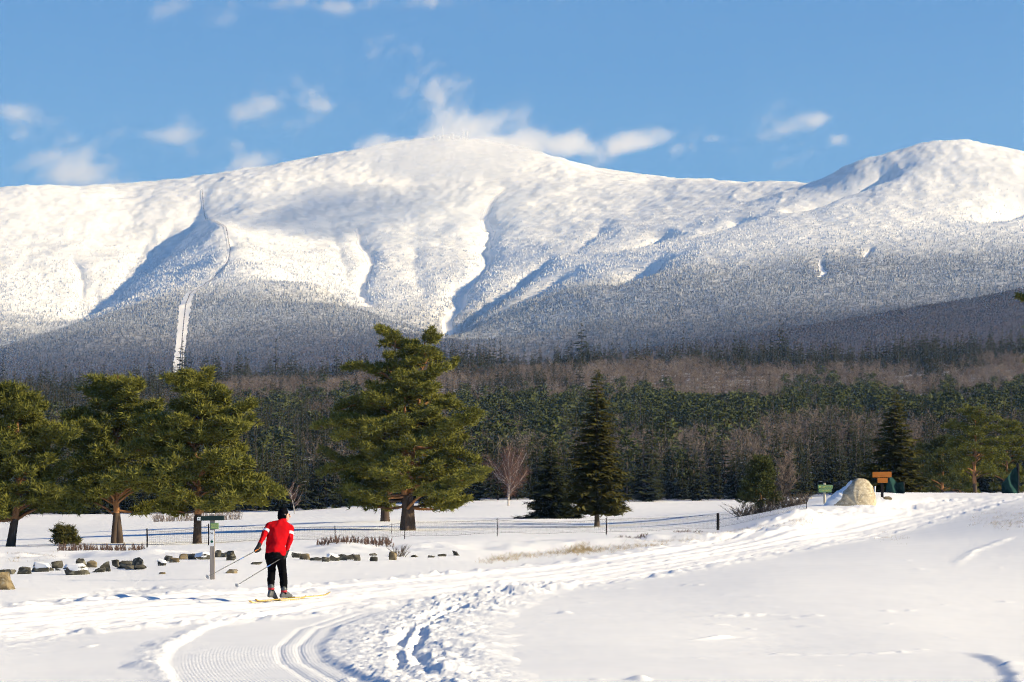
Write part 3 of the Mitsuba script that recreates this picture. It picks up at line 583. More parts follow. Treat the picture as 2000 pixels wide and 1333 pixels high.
grown_fir('fir_tree', 1076, 235, 158, 66, 'shorter dark fir touching the snow left of the tall pointed fir', 53, whorls=24, per=10, low=.03, mat='m_spruce')
grown_fir('fir_tree', 1748, 235, 214, 72, 'brownish fir rising behind the brown wooden sign', 55, whorls=26, low=.02, ragged=.38)

# ---------------------------------------------------------------- birches and brush
def bare(name, px, Y, hpx, rpx, label, seed, limbs=16, twigs=60, width=.03, bark='m_birch_bark', foliage='m_red_twig', low=.15, lean=0., tr=None, cat='bare tree', k=6):
    key = key_for(name); tag(key, label, cat)
    x = X(px, Y); H = PX(hpx, Y)
    t_, c = bare_tree(H, PX(rpx, Y), limbs, twigs, width, seed, low, tr or H * .02, lean, k)
    pl = T().translate([x, Y, float(ground_z(x, Y))])
    put(key_for(key + '__trunk'), t_, bark, True, pl); put(key_for(key + '__crown'), c, foliage, False, pl)
bare('birch_tree', 993, 420, 96, 40, 'white trunked birch with a rust red leafless crown before the forest', 61, limbs=26, twigs=80, width=.032, tr=.17)
bare('birch_tree', 576, 450, 52, 20, 'small leaning pale birch at the forest edge right of the skier', 63, limbs=9, twigs=22, width=.03, lean=-.5, low=.2)
bare('bare_shrub', 1530, 152, 96, 26, 'purple brown leafless small tree behind the young pine', 65, limbs=20, twigs=75, width=.02, bark='m_bark', foliage='m_twig')
def brush(name, px0, px1, py, hpx, n, label, mat='m_hedge', seed=0, width=.014, depth=3.0, Yb=None, spread=.25):
    r_ = np.random.default_rng(seed); g = Geo()
    pxs_ = r_.uniform(px0, px1, n)
    for p in pxs_:
        Yc = (Yb or ground_hit(p, py)[1]) + r_.uniform(-depth, depth) / 2
        x = X(p, Yc); z = float(ground_z(x, Yc)); h = PX(hpx, Yc) * r_.uniform(.45, 1.1)
        b = np.array([x, Yc, z - .05]); t = b + [r_.normal(0, spread) * h, r_.normal(0, spread) * h, h]
        g.tube([b, (b + t) / 2 + r_.normal(0, .02, 3), t], [width, width * .7, width * .3], 3)
        q = r_.uniform(.3, .9, 4)[:, None]
        bb = b + (t - b) * q
        g.slivers(bb, bb + (t - b) * .35 + r_.normal(0, .22, (4, 3)) * h * .6, width * 1.3)
    key = key_for(name); put(key, g, mat); tag(key, label, 'shrub')
brush('twig_hedge', 112, 282, 1077, 17, 190, 'hedge of bare reddish twigs in snow before the left pines', seed=71, width=.02)
brush('twig_hedge', 618, 765, 1069, 17, 170, 'bare reddish twigs in snow above the stones right of the skier', seed=73, width=.02)
brush('twig_hedge', 1200, 1262, 1057, 9, 60, 'low tuft of brown stems on the snow bank below the tall fir', seed=75)
brush('twig_hedge', 1315, 1372, 1040, 7, 45, 'thin brown stems by the netting left of the thick black post', seed=76)
brush('brush_clump', 1440, 1575, 1000, 24, 260, 'dark tangled brush around the foot of the young pine', mat='m_bark', seed=77, width=.018, depth=2.5, Yb=150, spread=.6)
brush('twig_shrub', 768, 790, 1088, 26, 26, 'small spiky shrub beside the dark upright stone', mat='m_bark', seed=78, width=.012, depth=1, spread=.5)
brush('twig_hedge', 300, 470, 1003, 18, 260, 'pale distant brush line on the snow behind the left pines', mat='m_twig', seed=79, width=.03, depth=20, Yb=340, spread=.4)

# ---------------------------------------------------------------- dead grass coming through the snow
def dead_grass():
    r_ = np.random.default_rng(81); B, Tp = [], []
    def patch(x0, x1, y0, y1, n, h, tilt=0):
        px = r_.uniform(x0, x1, n); py = np.interp(px, [x0, x1], [y0, y1]) + r_.normal(0, tilt or 3, n)
        for a, b in zip(px, py):
            Pt = ground_hit(a, b); z = float(ground_z(*Pt)); m = 7
            o = np.stack([r_.normal(0, .12, m), r_.normal(0, .12, m), np.full(m, -.03)], 1) + [Pt[0], Pt[1], z]
            B.append(o); Tp.append(o + np.stack([r_.normal(.02, .6, m) * h, r_.normal(0, .5, m) * h, r_.uniform(.5, 1.2, m) * h], 1))
    patch(950, 1140, 1096, 1078, 130, .13); patch(1120, 1300, 1082, 1064, 120, .13); patch(1300, 1440, 1062, 1046, 70, .10)
    patch(1110, 1160, 1078, 1074, 50, .2); patch(1900, 2005, 1012, 1006, 130, .07, 8); patch(1930, 2005, 1026, 1024, 60, .07, 5)
    patch(1710, 1770, 1052, 1050, 40, .06, 4); patch(1440, 1600, 1040, 1012, 90, .08, 3); patch(20, 110, 1094, 1086, 40, .09, 4); patch(40, 180, 1068, 1062, 50, .06, 2)
    g = Geo(); g.slivers(np.vstack(B), np.vstack(Tp), .014); return g
matte('m_grass', lambda p, n, uv: mikit.mix([0.22, 0.15, 0.07], [0.48, 0.37, 0.20], mikit.noise(p.x / .2, p.y / .3, p.z / .2)))
put('dead_grass', dead_grass(), 'm_grass')
labels['dead_grass'] = {'label': 'tan dead grass blades poking through the snow crust', 'category': 'grass', 'kind': 'stuff'}

# ---------------------------------------------------------------- stones
def stone_color(a, b, c):
    def f(p, n, uv):
        g = mikit.fbm(p.x / .16, p.y / .16, p.z / .12, 4); l = mikit.fbm(p.x / .07, p.y / .07, p.z / .07 + 9, 2)
        return mikit.mix(mikit.mix(a, b, mikit.smoothstep(.3, .7, g)), c, mikit.smoothstep(.56, .72, l))
    return f
matte('m_stone', stone_color([.045, .044, .038], [.120, .112, .090], [.22, .21, .165]))
matte('m_tan_stone', stone_color([.12, .095, .06], [.27, .21, .125], [.22, .2, .16]))
matte('m_boulder', stone_color([.33, .275, .19], [.50, .435, .315], [.56, .505, .40]))
matte('m_cap', (.86, .865, .87))
def stone_mesh(w, d, h, seed, facets=13, noise_=.035):
    r_ = np.random.default_rng(seed)
    p = r_.normal(size=(facets, 3)); p /= np.linalg.norm(p, axis=1, keepdims=True)
    p = np.sign(p) * np.abs(p) ** .62
    m = trimesh.convex.convex_hull(p * [.5, .5, .5]); ext = m.bounds[1] - m.bounds[0]
    m.apply_translation(-m.bounds.mean(0)); m.apply_scale(1 / ext)
    for _ in range(2): m = m.subdivide()
    v = m.vertices.copy()
    v += (meshkit.fbm(v * 3.1 + seed, 3, seed)[:, None] - .5) * v * .35 * 1.2
    v += (np.stack([meshkit.noise(v * 7 + k * 9, seed) for k in range(3)], 1) - .5) * noise_
    return v * [w, d, h], m.faces
def stone(x0, x1, y0, y1, yb, label, mat='m_stone', seed=0, cap=False, grp='stones of the low wall', facets=13, dY=0.0, name='stone', depth=.8):
    Yd = ground_hit((x0 + x1) / 2, yb)[1] + dY
    c = at((x0 + x1) / 2, (y0 + y1) / 2, Yd); w, h = PX(x1 - x0, Yd) * 1.12, PX(y1 - y0, Yd) * 1.5
    c[2] -= .20 * h                        # bedded in the snow
    v, f = stone_mesh(w, w * depth, h, seed, 24 if mat == 'm_tan_stone' else facets)
    key = key_for(name); tag(key, label, 'stone', grp)
    body = key + '__rock' if cap else key
    scene[body] = mikit.ply((v + c, f), mat, smooth=38)
    if cap:
        top = trimesh.convex.convex_hull(np.vstack([v[v[:, 2] > .12 * h] * [1.0, 1.0, .9], v[v[:, 2] > .12 * h] * [.85, .85, .8] + [-.02, .03, .10 * h + .05]]))
        top = top.subdivide().subdivide(); tv = top.vertices + (meshkit.noise(top.vertices * 6, seed)[:, None] - .5) * .05
        scene[key + '__snow_cap'] = mikit.ply((tv + c, top.faces), 'm_cap', smooth=True)
S = stone
S(-6, 10, 1112, 1120, 1120, 'dark stone cut by the left edge in the low wall', seed=1)
S(9, 30, 1112, 1122, 1122, 'mossy double lump stone second from the left edge', seed=2)
S(36, 60, 1107, 1120, 1121, 'snow capped dark stone third from the left edge', seed=3)
S(61, 95, 1102, 1116, 1117, 'wide speckled stone at left end of the wall', seed=4, cap=True)
S(97, 105, 1108, 1114, 1115, 'pebble sized stone left of the big front stone', seed=5)
S(101, 121, 1095, 1108, 1110, 'wedge shaped grey stone above the wall left part', seed=6)
S(108, 120, 1110, 1114, 1114, 'thin flat stone just left of the big front stone', seed=7)
S(128, 172, 1104, 1122, 1123, 'largest grey block at the front of the left pile', seed=8, cap=True, depth=.6)
S(148, 171, 1090, 1104, 1112, 'rounded stone on top of the largest grey block', seed=9, dY=1.2)
S(171, 188, 1095, 1104, 1112, 'tan brown stone right of the topmost rounded stone', 'm_tan_stone', seed=10, dY=1.0)
S(196, 215, 1096, 1110, 1114, 'tilted grey stone in the middle of the left pile', seed=11, dY=.6)
S(182, 205, 1109, 1117, 1118, 'low dark stone wedged under the left pile', seed=12)
S(205, 216, 1109, 1115, 1116, 'small dark stone right of the low dark stone', seed=13)
S(219, 232, 1093, 1103, 1112, 'small leaning stone left of the right hand stack', seed=14, dY=1.0)
S(234, 260, 1095, 1106, 1112, 'dark slab in the stack at the right end of the left pile', seed=15, dY=.5)
S(258, 280, 1089, 1107, 1112, 'square grey block topping the right hand stack', seed=16, facets=9, dY=.4)
S(246, 262, 1104, 1112, 1112, 'lower left stone under the square grey block', seed=17)
S(262, 285, 1103, 1110, 1112, 'flat ledge stone under the square grey block', seed=18)
S(228, 238, 1106, 1110, 1111, 'tiny brownish stone between left pile and stack', seed=19)
S(309, 325, 1095, 1105, 1105, 'snow hooded dark stone at the left of the signpost row', seed=20, cap=True)
S(331, 349, 1089, 1098, 1098, 'lens shaped tan stone in the signpost row', 'm_tan_stone', seed=21)
S(322, 336, 1085, 1095, 1098, 'dark stone leaning over the lens shaped stone', seed=22, dY=.5)
S(350, 368, 1082, 1092, 1093, 'brownish block left half of a touching pair', 'm_tan_stone', seed=23)
S(367, 384, 1081, 1092, 1093, 'grey block right half of a touching pair', seed=24, facets=9)
S(383, 412, 1082, 1093, 1093, 'long wedge slab just left of the trail signpost', seed=25, facets=8, cap=True)
S(419, 432, 1074, 1088, 1089, 'upright dark stone just right of the trail signpost', seed=26)
S(430, 444, 1079, 1087, 1089, 'low dark stone between upright stone and pointed boulder', seed=27)
S(442, 461, 1075, 1095, 1095, 'pointed grey boulder right of the trail signpost', seed=28, facets=8)
S(311, 323, 1118, 1121, 1121, 'small half buried stone alone below the signpost row', 'm_tan_stone', seed=29, grp='half buried stones')
S(441, 463, 1112, 1119, 1119, 'tan half buried stone between signpost and skier', 'm_tan_stone', seed=30, grp='half buried stones')
S(490, 512, 1098, 1103, 1103, 'flat grey slab just left of the skier', seed=31, grp='half buried stones')
S(570, 586, 1079, 1089, 1090, 'grey stone just right of the skier', seed=32)
S(586, 605, 1081, 1092, 1093, 'ochre brown stone right of the skier', 'm_tan_stone', seed=33)
S(606, 628, 1088, 1096, 1096, 'low grey stone beside the ochre stone', seed=34)
S(628, 644, 1088, 1098, 1098, 'dark stone half under snow in the middle of the right row', seed=35)
S(640, 662, 1083, 1095, 1095, 'rounded dark stone left of the tight trio', seed=36, cap=True)
S(660, 677, 1082, 1094, 1094, 'first stone of the tight dark trio', seed=37)
S(676, 692, 1082, 1092, 1093, 'mottled middle stone of the tight dark trio', seed=38)
S(690, 704, 1083, 1095, 1095, 'last stone of the tight dark trio', seed=39)
S(722, 736, 1080, 1086, 1086, 'small upper stone after the gap in the right row', seed=40)
S(723, 737, 1087, 1096, 1096, 'small lower stone after the gap in the right row', seed=41)
S(760, 774, 1077, 1094, 1094, 'dark brown upright stone with a spiky shrub', 'm_tan_stone', seed=42)
S(803, 817, 1084, 1089, 1089, 'flat pebble like stone right of the spiky shrub', seed=43, grp='half buried stones')
S(836, 850, 1085, 1090, 1090, 'half sunk stone midway to the last dark stone', seed=44, grp='half buried stones')
S(856, 872, 1082, 1087, 1088, 'low grey stone left of the last dark stone', seed=45, grp='half buried stones')
S(884, 902, 1075, 1087, 1087, 'last dark pointed stone at the right end of the row', seed=46, facets=8)
S(-60, 25, 1116, 1150, 1152, 'tan boulder cut by the left edge near the trail', 'm_tan_stone', seed=47, grp=None)
S(1726, 1741, 970, 977, 978, 'brown stone at the foot of the brown wooden sign', 'm_tan_stone', seed=48, grp=None)

OUT = [(1612, 998), (1620, 977), (1637, 963), (1654, 953), (1660, 944), (1668, 938), (1676, 935.5), (1686, 937), (1697, 944), (1705, 955), (1710, 968), (1710, 982), (1707, 992), (1690, 996), (1650, 998), (1625, 998)]
Yb_ = 141.0
o = np.array([at(a, b, Yb_) for a, b in OUT])[:, [0, 2]]
oc = np.array([o[:, 0].mean() + .1, o[:, 1].min() + .25])
from shapely.geometry import Polygon
ring = np.array(Polygon(o).exterior.segmentize(.1).coords)[:-1]
ts = np.linspace(-1, 1, 25); V = []
for t in ts:
    s = (1 - abs(t) ** 2.4) ** .55 if abs(t) < 1 else 0.0
    q = oc + (ring - oc) * (s * (1 - .12 * t) + .02)
    V.append(np.stack([q[:, 0] + .1 * t, np.full(len(q), Yb_ + .9 * t), q[:, 1]], 1))
V = np.array(V); nr = V.shape[1]
i_, j_ = np.meshgrid(np.arange(len(ts) - 1), np.arange(nr), indexing='ij')
Fq = np.stack([i_ * nr + j_, i_ * nr + (j_ + 1) % nr, (i_ + 1) * nr + (j_ + 1) % nr, (i_ + 1) * nr + j_], -1).reshape(-1, 4)
Vb = V.reshape(-1, 3)
bm = trimesh.Trimesh(Vb, np.vstack([Fq[:, [0, 1, 2]], Fq[:, [0, 2, 3]]]), process=False); bm.fix_normals()
nb_ = bm.vertex_normals
Vb = Vb + nb_ * ((meshkit.fbm(Vb * 1.6, 4, 5) - .5) * .12 + (meshkit.fbm(Vb * 3.5, 3, 6) - .5) * .09 + (meshkit.fbm(Vb * 9, 3, 7) - .5) * .05)[:, None]
tag('boulder', 'big pale tan boulder with snow on its left shoulder beside the trail', 'boulder')
scene['boulder__rock'] = mikit.ply((Vb, bm.faces), 'm_boulder', smooth=50)
w_ = np.clip((-nb_[:, 0] + .55 * nb_[:, 2] - .25) * 3, 0, 1) * np.clip((X(1630, Yb_) + .76 * (Vb[:, 2] - at(0, 992, Yb_)[2]) - .05 - Vb[:, 0] + .3 * (meshkit.fbm(Vb * 2.5, 2, 8) - .5)) * 4, 0, 1)
scene['boulder__snow_patch'] = mikit.ply((Vb + nb_ * (w_ * .10 - .03)[:, None], bm.faces), 'm_cap', smooth=True)

# ---------------------------------------------------------------- signs, stakes and netting
def box(g, c, size, rot=None):
    m = trimesh.creation.box(size)
    if rot is not None: m.apply_transform(trimesh.transformations.rotation_matrix(rot[0], rot[1]))
    g.add(m.vertices + np.asarray(c, float), m.faces)
def plank(c, size, rot=None, bevel=.008):
    g = Geo(); w, d, h = np.array(size) / 2
    pts = [[sx * (w - bevel * (a != 0)), sy * (d - bevel * (a != 1)), sz * (h - bevel * (a != 2))] for a in range(3) for sx in (-1, 1) for sy in (-1, 1) for sz in (-1, 1)]
    pts = [[sx * (w if a == 0 else w - bevel), sy * (d if a == 1 else d - bevel), sz * (h if a == 2 else h - bevel)] for a in range(3) for sx in (-1, 1) for sy in (-1, 1) for sz in (-1, 1)]
    m = trimesh.convex.convex_hull(np.array(pts))
    if rot is not None: m.apply_transform(trimesh.transformations.rotation_matrix(rot[0], rot[1]))
    g.add(m.vertices + np.asarray(c, float), m.faces); return g
def wood(a, b): return lambda p, n, uv: mikit.mix(a, b, mikit.fbm(p.x / .05, p.y / .05, p.z / .4, 3))
matte('m_grey_post', wood([.20, .175, .16], [.40, .36, .33]))
matte('m_cream_post', wood([.42, .37, .28], [.66, .60, .48]))
matte('m_dark_post', wood([.012, .012, .014], [.035, .033, .033]))
matte('m_sign_dark', (.006, .022, .018), .4)
matte('m_sign_green', lambda p, n, uv: mikit.mix([.15, .27, .13], [.23, .37, .19], mikit.fbm(p.x / .3, p.y, p.z / .03, 2)))
matte('m_sign_brown', lambda p, n, uv: mikit.mix([.34, .11, .022], [.52, .20, .05], mikit.fbm(p.x / .35, p.y, p.z / .03, 3)))
matte('m_white', (.78, .80, .82)); matte('m_pale_blue', (.52, .66, .70)); matte('m_black', (.012, .012, .013)); matte('m_yellow', (.62, .55, .12)); matte('m_emblem_green', (.02, .10, .07))
def lettering(c, width, h, n, seed, y):   # worn, unreadable routed lettering
    r_ = np.random.default_rng(seed); g = Geo(); xs_ = np.linspace(-width / 2, width / 2, n)
    for x in xs_:
        if r_.random() < .14: continue
        for _ in range(2):
            box(g, [c[0] + x + r_.normal(0, .004), y, c[2] + r_.normal(0, h * .18)], [width / n * r_.uniform(.2, .6), .004, h * r_.uniform(.25, .9)])
    return g
# trail signpost left of the skier
Yp = 66.5; p0 = at(415, 1130, Yp); zt = at(415, 1005, Yp)[2]
tag('trail_signpost', 'grey wooden signpost with dark green board and white pictogram strip left of the skier', 'signpost')
s_ = PX(1, Yp); gz_ = float(ground_z(p0[0], Yp))
part('trail_signpost', 'post', plank([p0[0], Yp, (gz_ - .3 + zt) / 2], [9.5 * s_, 7 * s_, zt - gz_ + .3]), 'm_grey_post')
bt = at(412, 1013, Yp); rot = (math.radians(-1.6), [0, 1, 0])
k = part('trail_signpost', 'board', plank([bt[0], Yp - 5.5 * s_, bt[2]], [53 * s_, .035, 9 * s_], rot), 'm_sign_dark')
c_ = at(389, 1013.8, Yp); a_ = part('trail_signpost', 'arrow_panel', plank([c_[0], Yp - 5.5 * s_ - .021, c_[2]], [6.4 * s_, .006, 6.6 * s_], rot, .002), 'm_white', label='white square panel with a green arrow pointing left')
g = Geo(); m = trimesh.creation.extrude_polygon(Polygon([(-2.2, 0), (-.2, 2), (-.2, .6), (1.9, .6), (1.9, -.6), (-.2, -.6), (-.2, -2)]), .004); g.add(np.stack([m.vertices[:, 0] * s_ + c_[0], Yp - 5.5 * s_ - .024 - m.vertices[:, 2], m.vertices[:, 1] * s_ + c_[2]], 1), m.faces[:, ::-1]); part(a_, 'arrow', g, 'm_emblem_green')
c_ = at(419.5, 1028, Yp); k = part('trail_signpost', 'small_board', plank([c_[0], Yp - 4.6 * s_, c_[2]], [16.5 * s_, .02, 12 * s_]), 'm_sign_green', label='small pale green board with worn yellow lettering')
for j in range(3): part(k, 'lettering', lettering([c_[0], 0, c_[2] + (1 - j) * 3.2 * s_], 12 * s_, 1.6 * s_, 11, 20 + j, Yp - 4.6 * s_ - .011), 'm_yellow')
c_ = at(414, 1052, Yp); k = part('trail_signpost', 'pictogram_strip', plank([c_[0], Yp - 3.9 * s_, c_[2]], [8.6 * s_, .006, 31 * s_], None, .002), 'm_white', label='white strip with a black dog and a green round emblem')
dog = Polygon([(-3, 2.3), (-2.5, 2.9), (-1.9, 2.2), (-1.4, 1.2), (1.3, 1.1), (2.4, 1.9), (2.6, 1.2), (2.2, .2), (2.6, -2.2), (2.0, -2.2), (1.3, -.4), (-.8, -.4), (-1.4, -2.2), (-2.0, -2.2), (-1.7, 0), (-2.2, 1.2), (-3.2, 1.5)])
def flat(poly, cx, cz, y, s, name, mat, par):
    m = trimesh.creation.extrude_polygon(poly, .004); g = Geo()
    g.add(np.stack([m.vertices[:, 0] * s + cx, y - m.vertices[:, 2], m.vertices[:, 1] * s + cz], 1), m.faces[:, ::-1]); part(par, name, g, mat)
d_ = at(414, 1042.5, Yp); flat(dog, d_[0], d_[2], Yp - 3.9 * s_ - .004, s_, 'dog_pictogram', 'm_black', k)
d_ = at(414, 1058.5, Yp); from shapely.geometry import Point
flat(Point(0, 0).buffer(2.7), d_[0], d_[2], Yp - 3.9 * s_ - .004, s_, 'round_emblem', 'm_emblem_green', k)
flat(Polygon([(-1, -.6), (0, .8), (1, -.6)]), d_[0], d_[2] + 4.6 * s_, Yp - 3.9 * s_ - .004, s_, 'small_mark', 'm_emblem_green', k)
# green double sign left of the boulder
Yp = 144.0; s_ = PX(1, Yp); p0 = at(1611, 988, Yp); gz_ = float(ground_z(p0[0], Yp))
tag('green_sign', 'faded green two board sign with yellow lettering on a cream post beside the boulder', 'sign')
zt = at(1611, 944, Yp)[2]
g = Geo(); g.tube([[p0[0], Yp, gz_ - .4], [p0[0] - .5 * s_, Yp, (gz_ + zt) / 2], [p0[0] - 1 * s_, Yp, zt]], 2.6 * s_, 10); part('green_sign', 'post', g, 'm_cream_post', 40)
for (px, py, w, h, r) in ((1611.5, 951.5, 29, 7.4, -.02), (1611, 959, 25, 6.8, .012)):
    c_ = at(px, py, Yp); k = part('green_sign', 'board', plank([c_[0], Yp - 3.6 * s_, c_[2]], [w * s_, .04, h * s_], (-r, [0, 1, 0])), 'm_sign_green')
    part(k, 'lettering', lettering([c_[0] + 2 * s_, 0, c_[2]], (w - 8) * s_, 3 * s_, 13, int(w), Yp - 3.6 * s_ - .022), 'm_yellow')
d_ = at(1601, 951.5, Yp); flat(Point(0, 0).buffer(1.7), d_[0], d_[2], Yp - 3.6 * s_ - .021, s_, 'round_mark', 'm_yellow', 'green_sign__board')
# brown double sign right of the boulder
Yp = 151.0; s_ = PX(1, Yp); p0 = at(1723, 976, Yp); gz_ = float(ground_z(p0[0], Yp))
tag('brown_sign', 'orange brown two board wooden sign on a dark post right of the boulder', 'sign')
zt = at(1723, 920, Yp)[2]
part('brown_sign', 'post', plank([p0[0], Yp, (gz_ - .4 + zt) / 2], [5 * s_, 5 * s_, zt - gz_ + .4]), 'm_dark_post')
for (px, py, w, h, r) in ((1722, 927.8, 37, 10.6, -.01), (1723.2, 939.2, 20, 9.6, .02)):
    c_ = at(px, py, Yp); part('brown_sign', 'board', plank([c_[0], Yp - 4 * s_, c_[2]], [w * s_, .05, h * s_], (r, [0, 1, 0])), 'm_sign_brown')
def stake(px, y0, y1, Y, wpx, mat, label, name='stake', cat='stake'):
    x = X(px, Y); zb = float(ground_z(x, Y)) - .25; zt = at(px, y0, Y)[2]; zt = max(zt, zb + .25 + PX(y1 - y0, Y) * .8); g = Geo()
    g.tube([[x, Y, zb], [x, Y, (zb + zt) / 2], [x + .01, Y, zt]], PX(wpx, Y) / 2, 7)
    key = key_for(name); put(key, g, mat, 40); tag(key, label, cat)
stake(1709, 950, 972, 148, 2.6, 'm_white', 'thin white marker stake between boulder and brown sign')
stake(1584.5, 971, 979, 330, 2.2, 'm_cream_post', 'short cream stake on the far snow left of the green sign')
stake(1441, 1020, 1028, 135, 1.2, 'm_dark_post', 'thin dark stake right of the thick black post')
stake(1505, 1015, 1023, 140, 1.2, 'm_dark_post', 'thin dark stake below the dark brush')
stake(765, 1022, 1037, 150, 1.2, 'm_dark_post', 'thin dark stake just left of the tallest pine trunk')
def netting(name, pts, post, Y, label, seed):
    pts3 = np.array([at(a, b, Y) for a, b in pts]); poly = Polygon(pts3[:, [0, 2]])
    xs_ = np.linspace(*poly.bounds[0::2], 40); tag(name, label, 'netting'); rows = []
    from shapely.geometry import LineString
    for x in xs_[1:-1]:
        q = poly.intersection(LineString([(x, -50), (x, 50)]))
        z0, z1 = q.bounds[1], q.bounds[3]; z = np.linspace(z0, z1, 22)
        y = Y + .22 * np.sin(x * 9 + 2 * np.sin(z * 1.7)) + .35 * (meshkit.fbm(np.stack([x + 0 * z, z, 0 * z], 1) * 2.2, 3, seed) - .5) + .12 * (z - z0)
        rows.append(np.stack([x + 0 * z, y, z], 1))
    R = np.array(rows); n0, n1 = R.shape[:2]; g = Geo(); g.add(R.reshape(-1, 3), grid_faces(n0, n1)); g.add(R.reshape(-1, 3) + [0, .02, 0], grid_faces(n0, n1)[:, ::-1])
    part(name, 'sheet', g, 'm_netting', True)
    for (px, y0) in post:
        x = X(px, Y + .3); g = Geo(); zt = at(px, y0, Y)[2]; g.tube([[x, Y + .35, float(ground_z(x, Y)) - .4], [x, Y + .35, zt]], .09, 8); part(name, 'post', g, 'm_dark_post', True)
matte('m_netting', lambda p, n, uv: mikit.mix([.010, .030, .028], [.032, .080, .073], mikit.fbm(p.x / .5, p.y / .4, p.z / .6, 3)))
netting('green_netting', [(1729, 975), (1731, 952), (1737, 930), (1743, 933), (1750, 939), (1754, 943), (1763, 943), (1766, 956), (1768, 975)], [(1738, 926), (1764, 941)], 165.0, 'sagging dark green netting sheet behind the brown sign', 3)
netting('green_netting_001', [(1956, 970), (1957, 948), (1966, 934), (1978, 919), (1986, 912), (1990, 940), (1989, 970)], [(1988, 906)], 178.0, 'dark green netting sheet hung from a post at the far right', 4)

# net fence along the stream bank
tag('net_fence', 'low black net fence on thin posts running across the snow behind the stones', 'fence')
FP = [(287, 1033, 1070, 105, 3.2), (407, 1024, 1066, 107, 2.2), (654, 1026, 1056, 109, 1.8), (790, 1018, 1055, 111, 1.8), (971, 1012, 1047, 113, 1.6), (1184, 1013, 1047, 116, 2.2), (1402, 1002, 1035, 122, 5.2), (1575, 985, 1008, 126, 1.6)]
tops, bots = [], []
for px, y0, y1, Y, w in FP:
    x = X(px, Y); zb = float(ground_z(x, Y)); zt = zb + PX(y1 - y0, Y); g = Geo()
    g.tube([[x, Y, zb - .3], [x + .01, Y, (zb + zt) / 2], [x, Y, zt]], [PX(w, Y) / 2, PX(w, Y) / 2 * (1.15 if w > 4 else 1), PX(w, Y) / 2 * (.9 if w > 4 else 1)], 7)
    part('net_fence', 'post', g, 'm_dark_post', True); tops.append([x, Y, zt - .06]); bots.append([x, Y, zb + .1])
tops, bots = np.array(tops), np.array(bots); net = Geo(); up_, lo_ = [], []
for a in range(len(tops) - 1):
    if a == len(tops) - 2: drop = .5
    else: drop = 1
    q = np.linspace(0, 1, 41); sag = (.05 if a % 2 else .14) * 4 * q * (1 - q)
    tp = tops[a] + (tops[a + 1] - tops[a]) * q[:, None] - np.stack([0 * q, 0 * q, sag * .7], 1)
    bt_ = bots[a] + (bots[a + 1] - bots[a]) * q[:, None]; bt_[:, 2] = np.maximum(ground_z(bt_[:, 0], bt_[:, 1]) + .03, bt_[:, 2] - .02 * np.sin(q * 9 + a))
    g = Geo(); g.tube(tp, .006, 4); part('net_fence', 'top_cord', g, 'm_dark_post')
    g = Geo(); g.tube(bt_, .0055, 4); part('net_fence', 'bottom_cord', g, 'm_dark_post')
    for f in np.linspace(0, 1, 9)[1:-1]:
        net.tube(tp + (bt_ - tp) * f, .0022, 3)
    L = np.linalg.norm(tops[a + 1] - tops[a])
    for f in np.linspace(0, 1, int(L / .09))[1:-1]:
        i0 = f * 40; net.tube([[np.interp(i0, np.arange(41), tp[:, m]) for m in range(3)], [np.interp(i0, np.arange(41), bt_[:, m]) for m in range(3)]], .0022, 3)
part('net_fence', 'net', net, 'm_dark_post'); labels['net_fence__net'] = {'label': 'fine black netting hung between the cords', 'kind': 'stuff'}

# ---------------------------------------------------------------- mountain railway track and summit station
strip(TP + np.array([4.0, 0]) * np.clip(1 - np.arange(len(TP)) / 6, 0, 1)[:, None], np.full(len(TP), 1.0), 3.0, 'railway_track', 'm_far_track', 'thin dark railway track in the middle of the snowy clearing')
Ps = hit(884, 272); Ys = float(Ps[1]) - 5
tag('summit_station', 'tiny frosted weather station with masts on the highest white summit', 'building')
def ss(name, px, y0, y1, w, taper=.5):
    x = X(px, Ys); zb = float(mountain_z(x, Ys)) - 6; zt = at(px, y0, Ys)[2]; g = Geo(); r = PX(w, Ys) / 2
    g.tube([[x, Ys, zb], [x, Ys, (zb + zt) / 2], [x, Ys, zt]], [r, r, r * taper], 8); part('summit_station', name, g, 'm_cap', 40)
ss('mast', 864.5, 245, 270, 1.3, .4); ss('mast', 902.5, 253, 270, 1.1, .5); ss('tower', 905.5, 258, 270, 2.0, .9); ss('tower', 913, 255, 270, 2.4, 1.0); ss('tower', 847, 264, 270, 2.6, .9)
for px, w, y0 in ((858, 5, 266), (872, 12, 265), (883, 6, 261), (893, 12, 267)):
    x = X(px, Ys); zt = at(px, y0, Ys)[2]; zb = float(mountain_z(x, Ys)) - 8
    part('summit_station', 'hut', plank([x, Ys, (zb + max(zt, zb + 11)) / 2], [PX(w, Ys), 14, max(zt, zb + 11) - zb], None, 1.5), 'm_cap')

# ---------------------------------------------------------------- the skier
import manifold3d as mf
YK = 57.0; GK = 107.1
def J(px, py, dy=0.0):                    # a joint: pixel, and metres behind the plane of the feet
    return at(px, py, YK + dy)
def ball(c, r, seg=20): return mf.Manifold.sphere(float(r), seg).translate([float(v) for v in c])
def bone(a, ra, b, rb): return mf.Manifold.batch_hull([ball(a, ra), ball(b, rb)])
def blob(parts, length=.018, rounds=8):
    m = mf.Manifold.batch_boolean(parts, mf.OpType.Add).refine_to_length(length).to_mesh()
    t = trimesh.Trimesh(m.vert_properties[:, :3], m.tri_verts, process=True)
    trimesh.smoothing.filter_taubin(t, lamb=.5, nu=.53, iterations=rounds); return t
def crumple(t, amt, s, seed):
    t = t.copy(); n = t.vertex_normals; v = t.vertices
    f = meshkit.fbm(np.stack([v[:, 0] / s, v[:, 1] / s, v[:, 2] / (s * 2.2)], 1), 3, seed) - .5
    t.vertices = v + n * (f * amt)[:, None]; return t
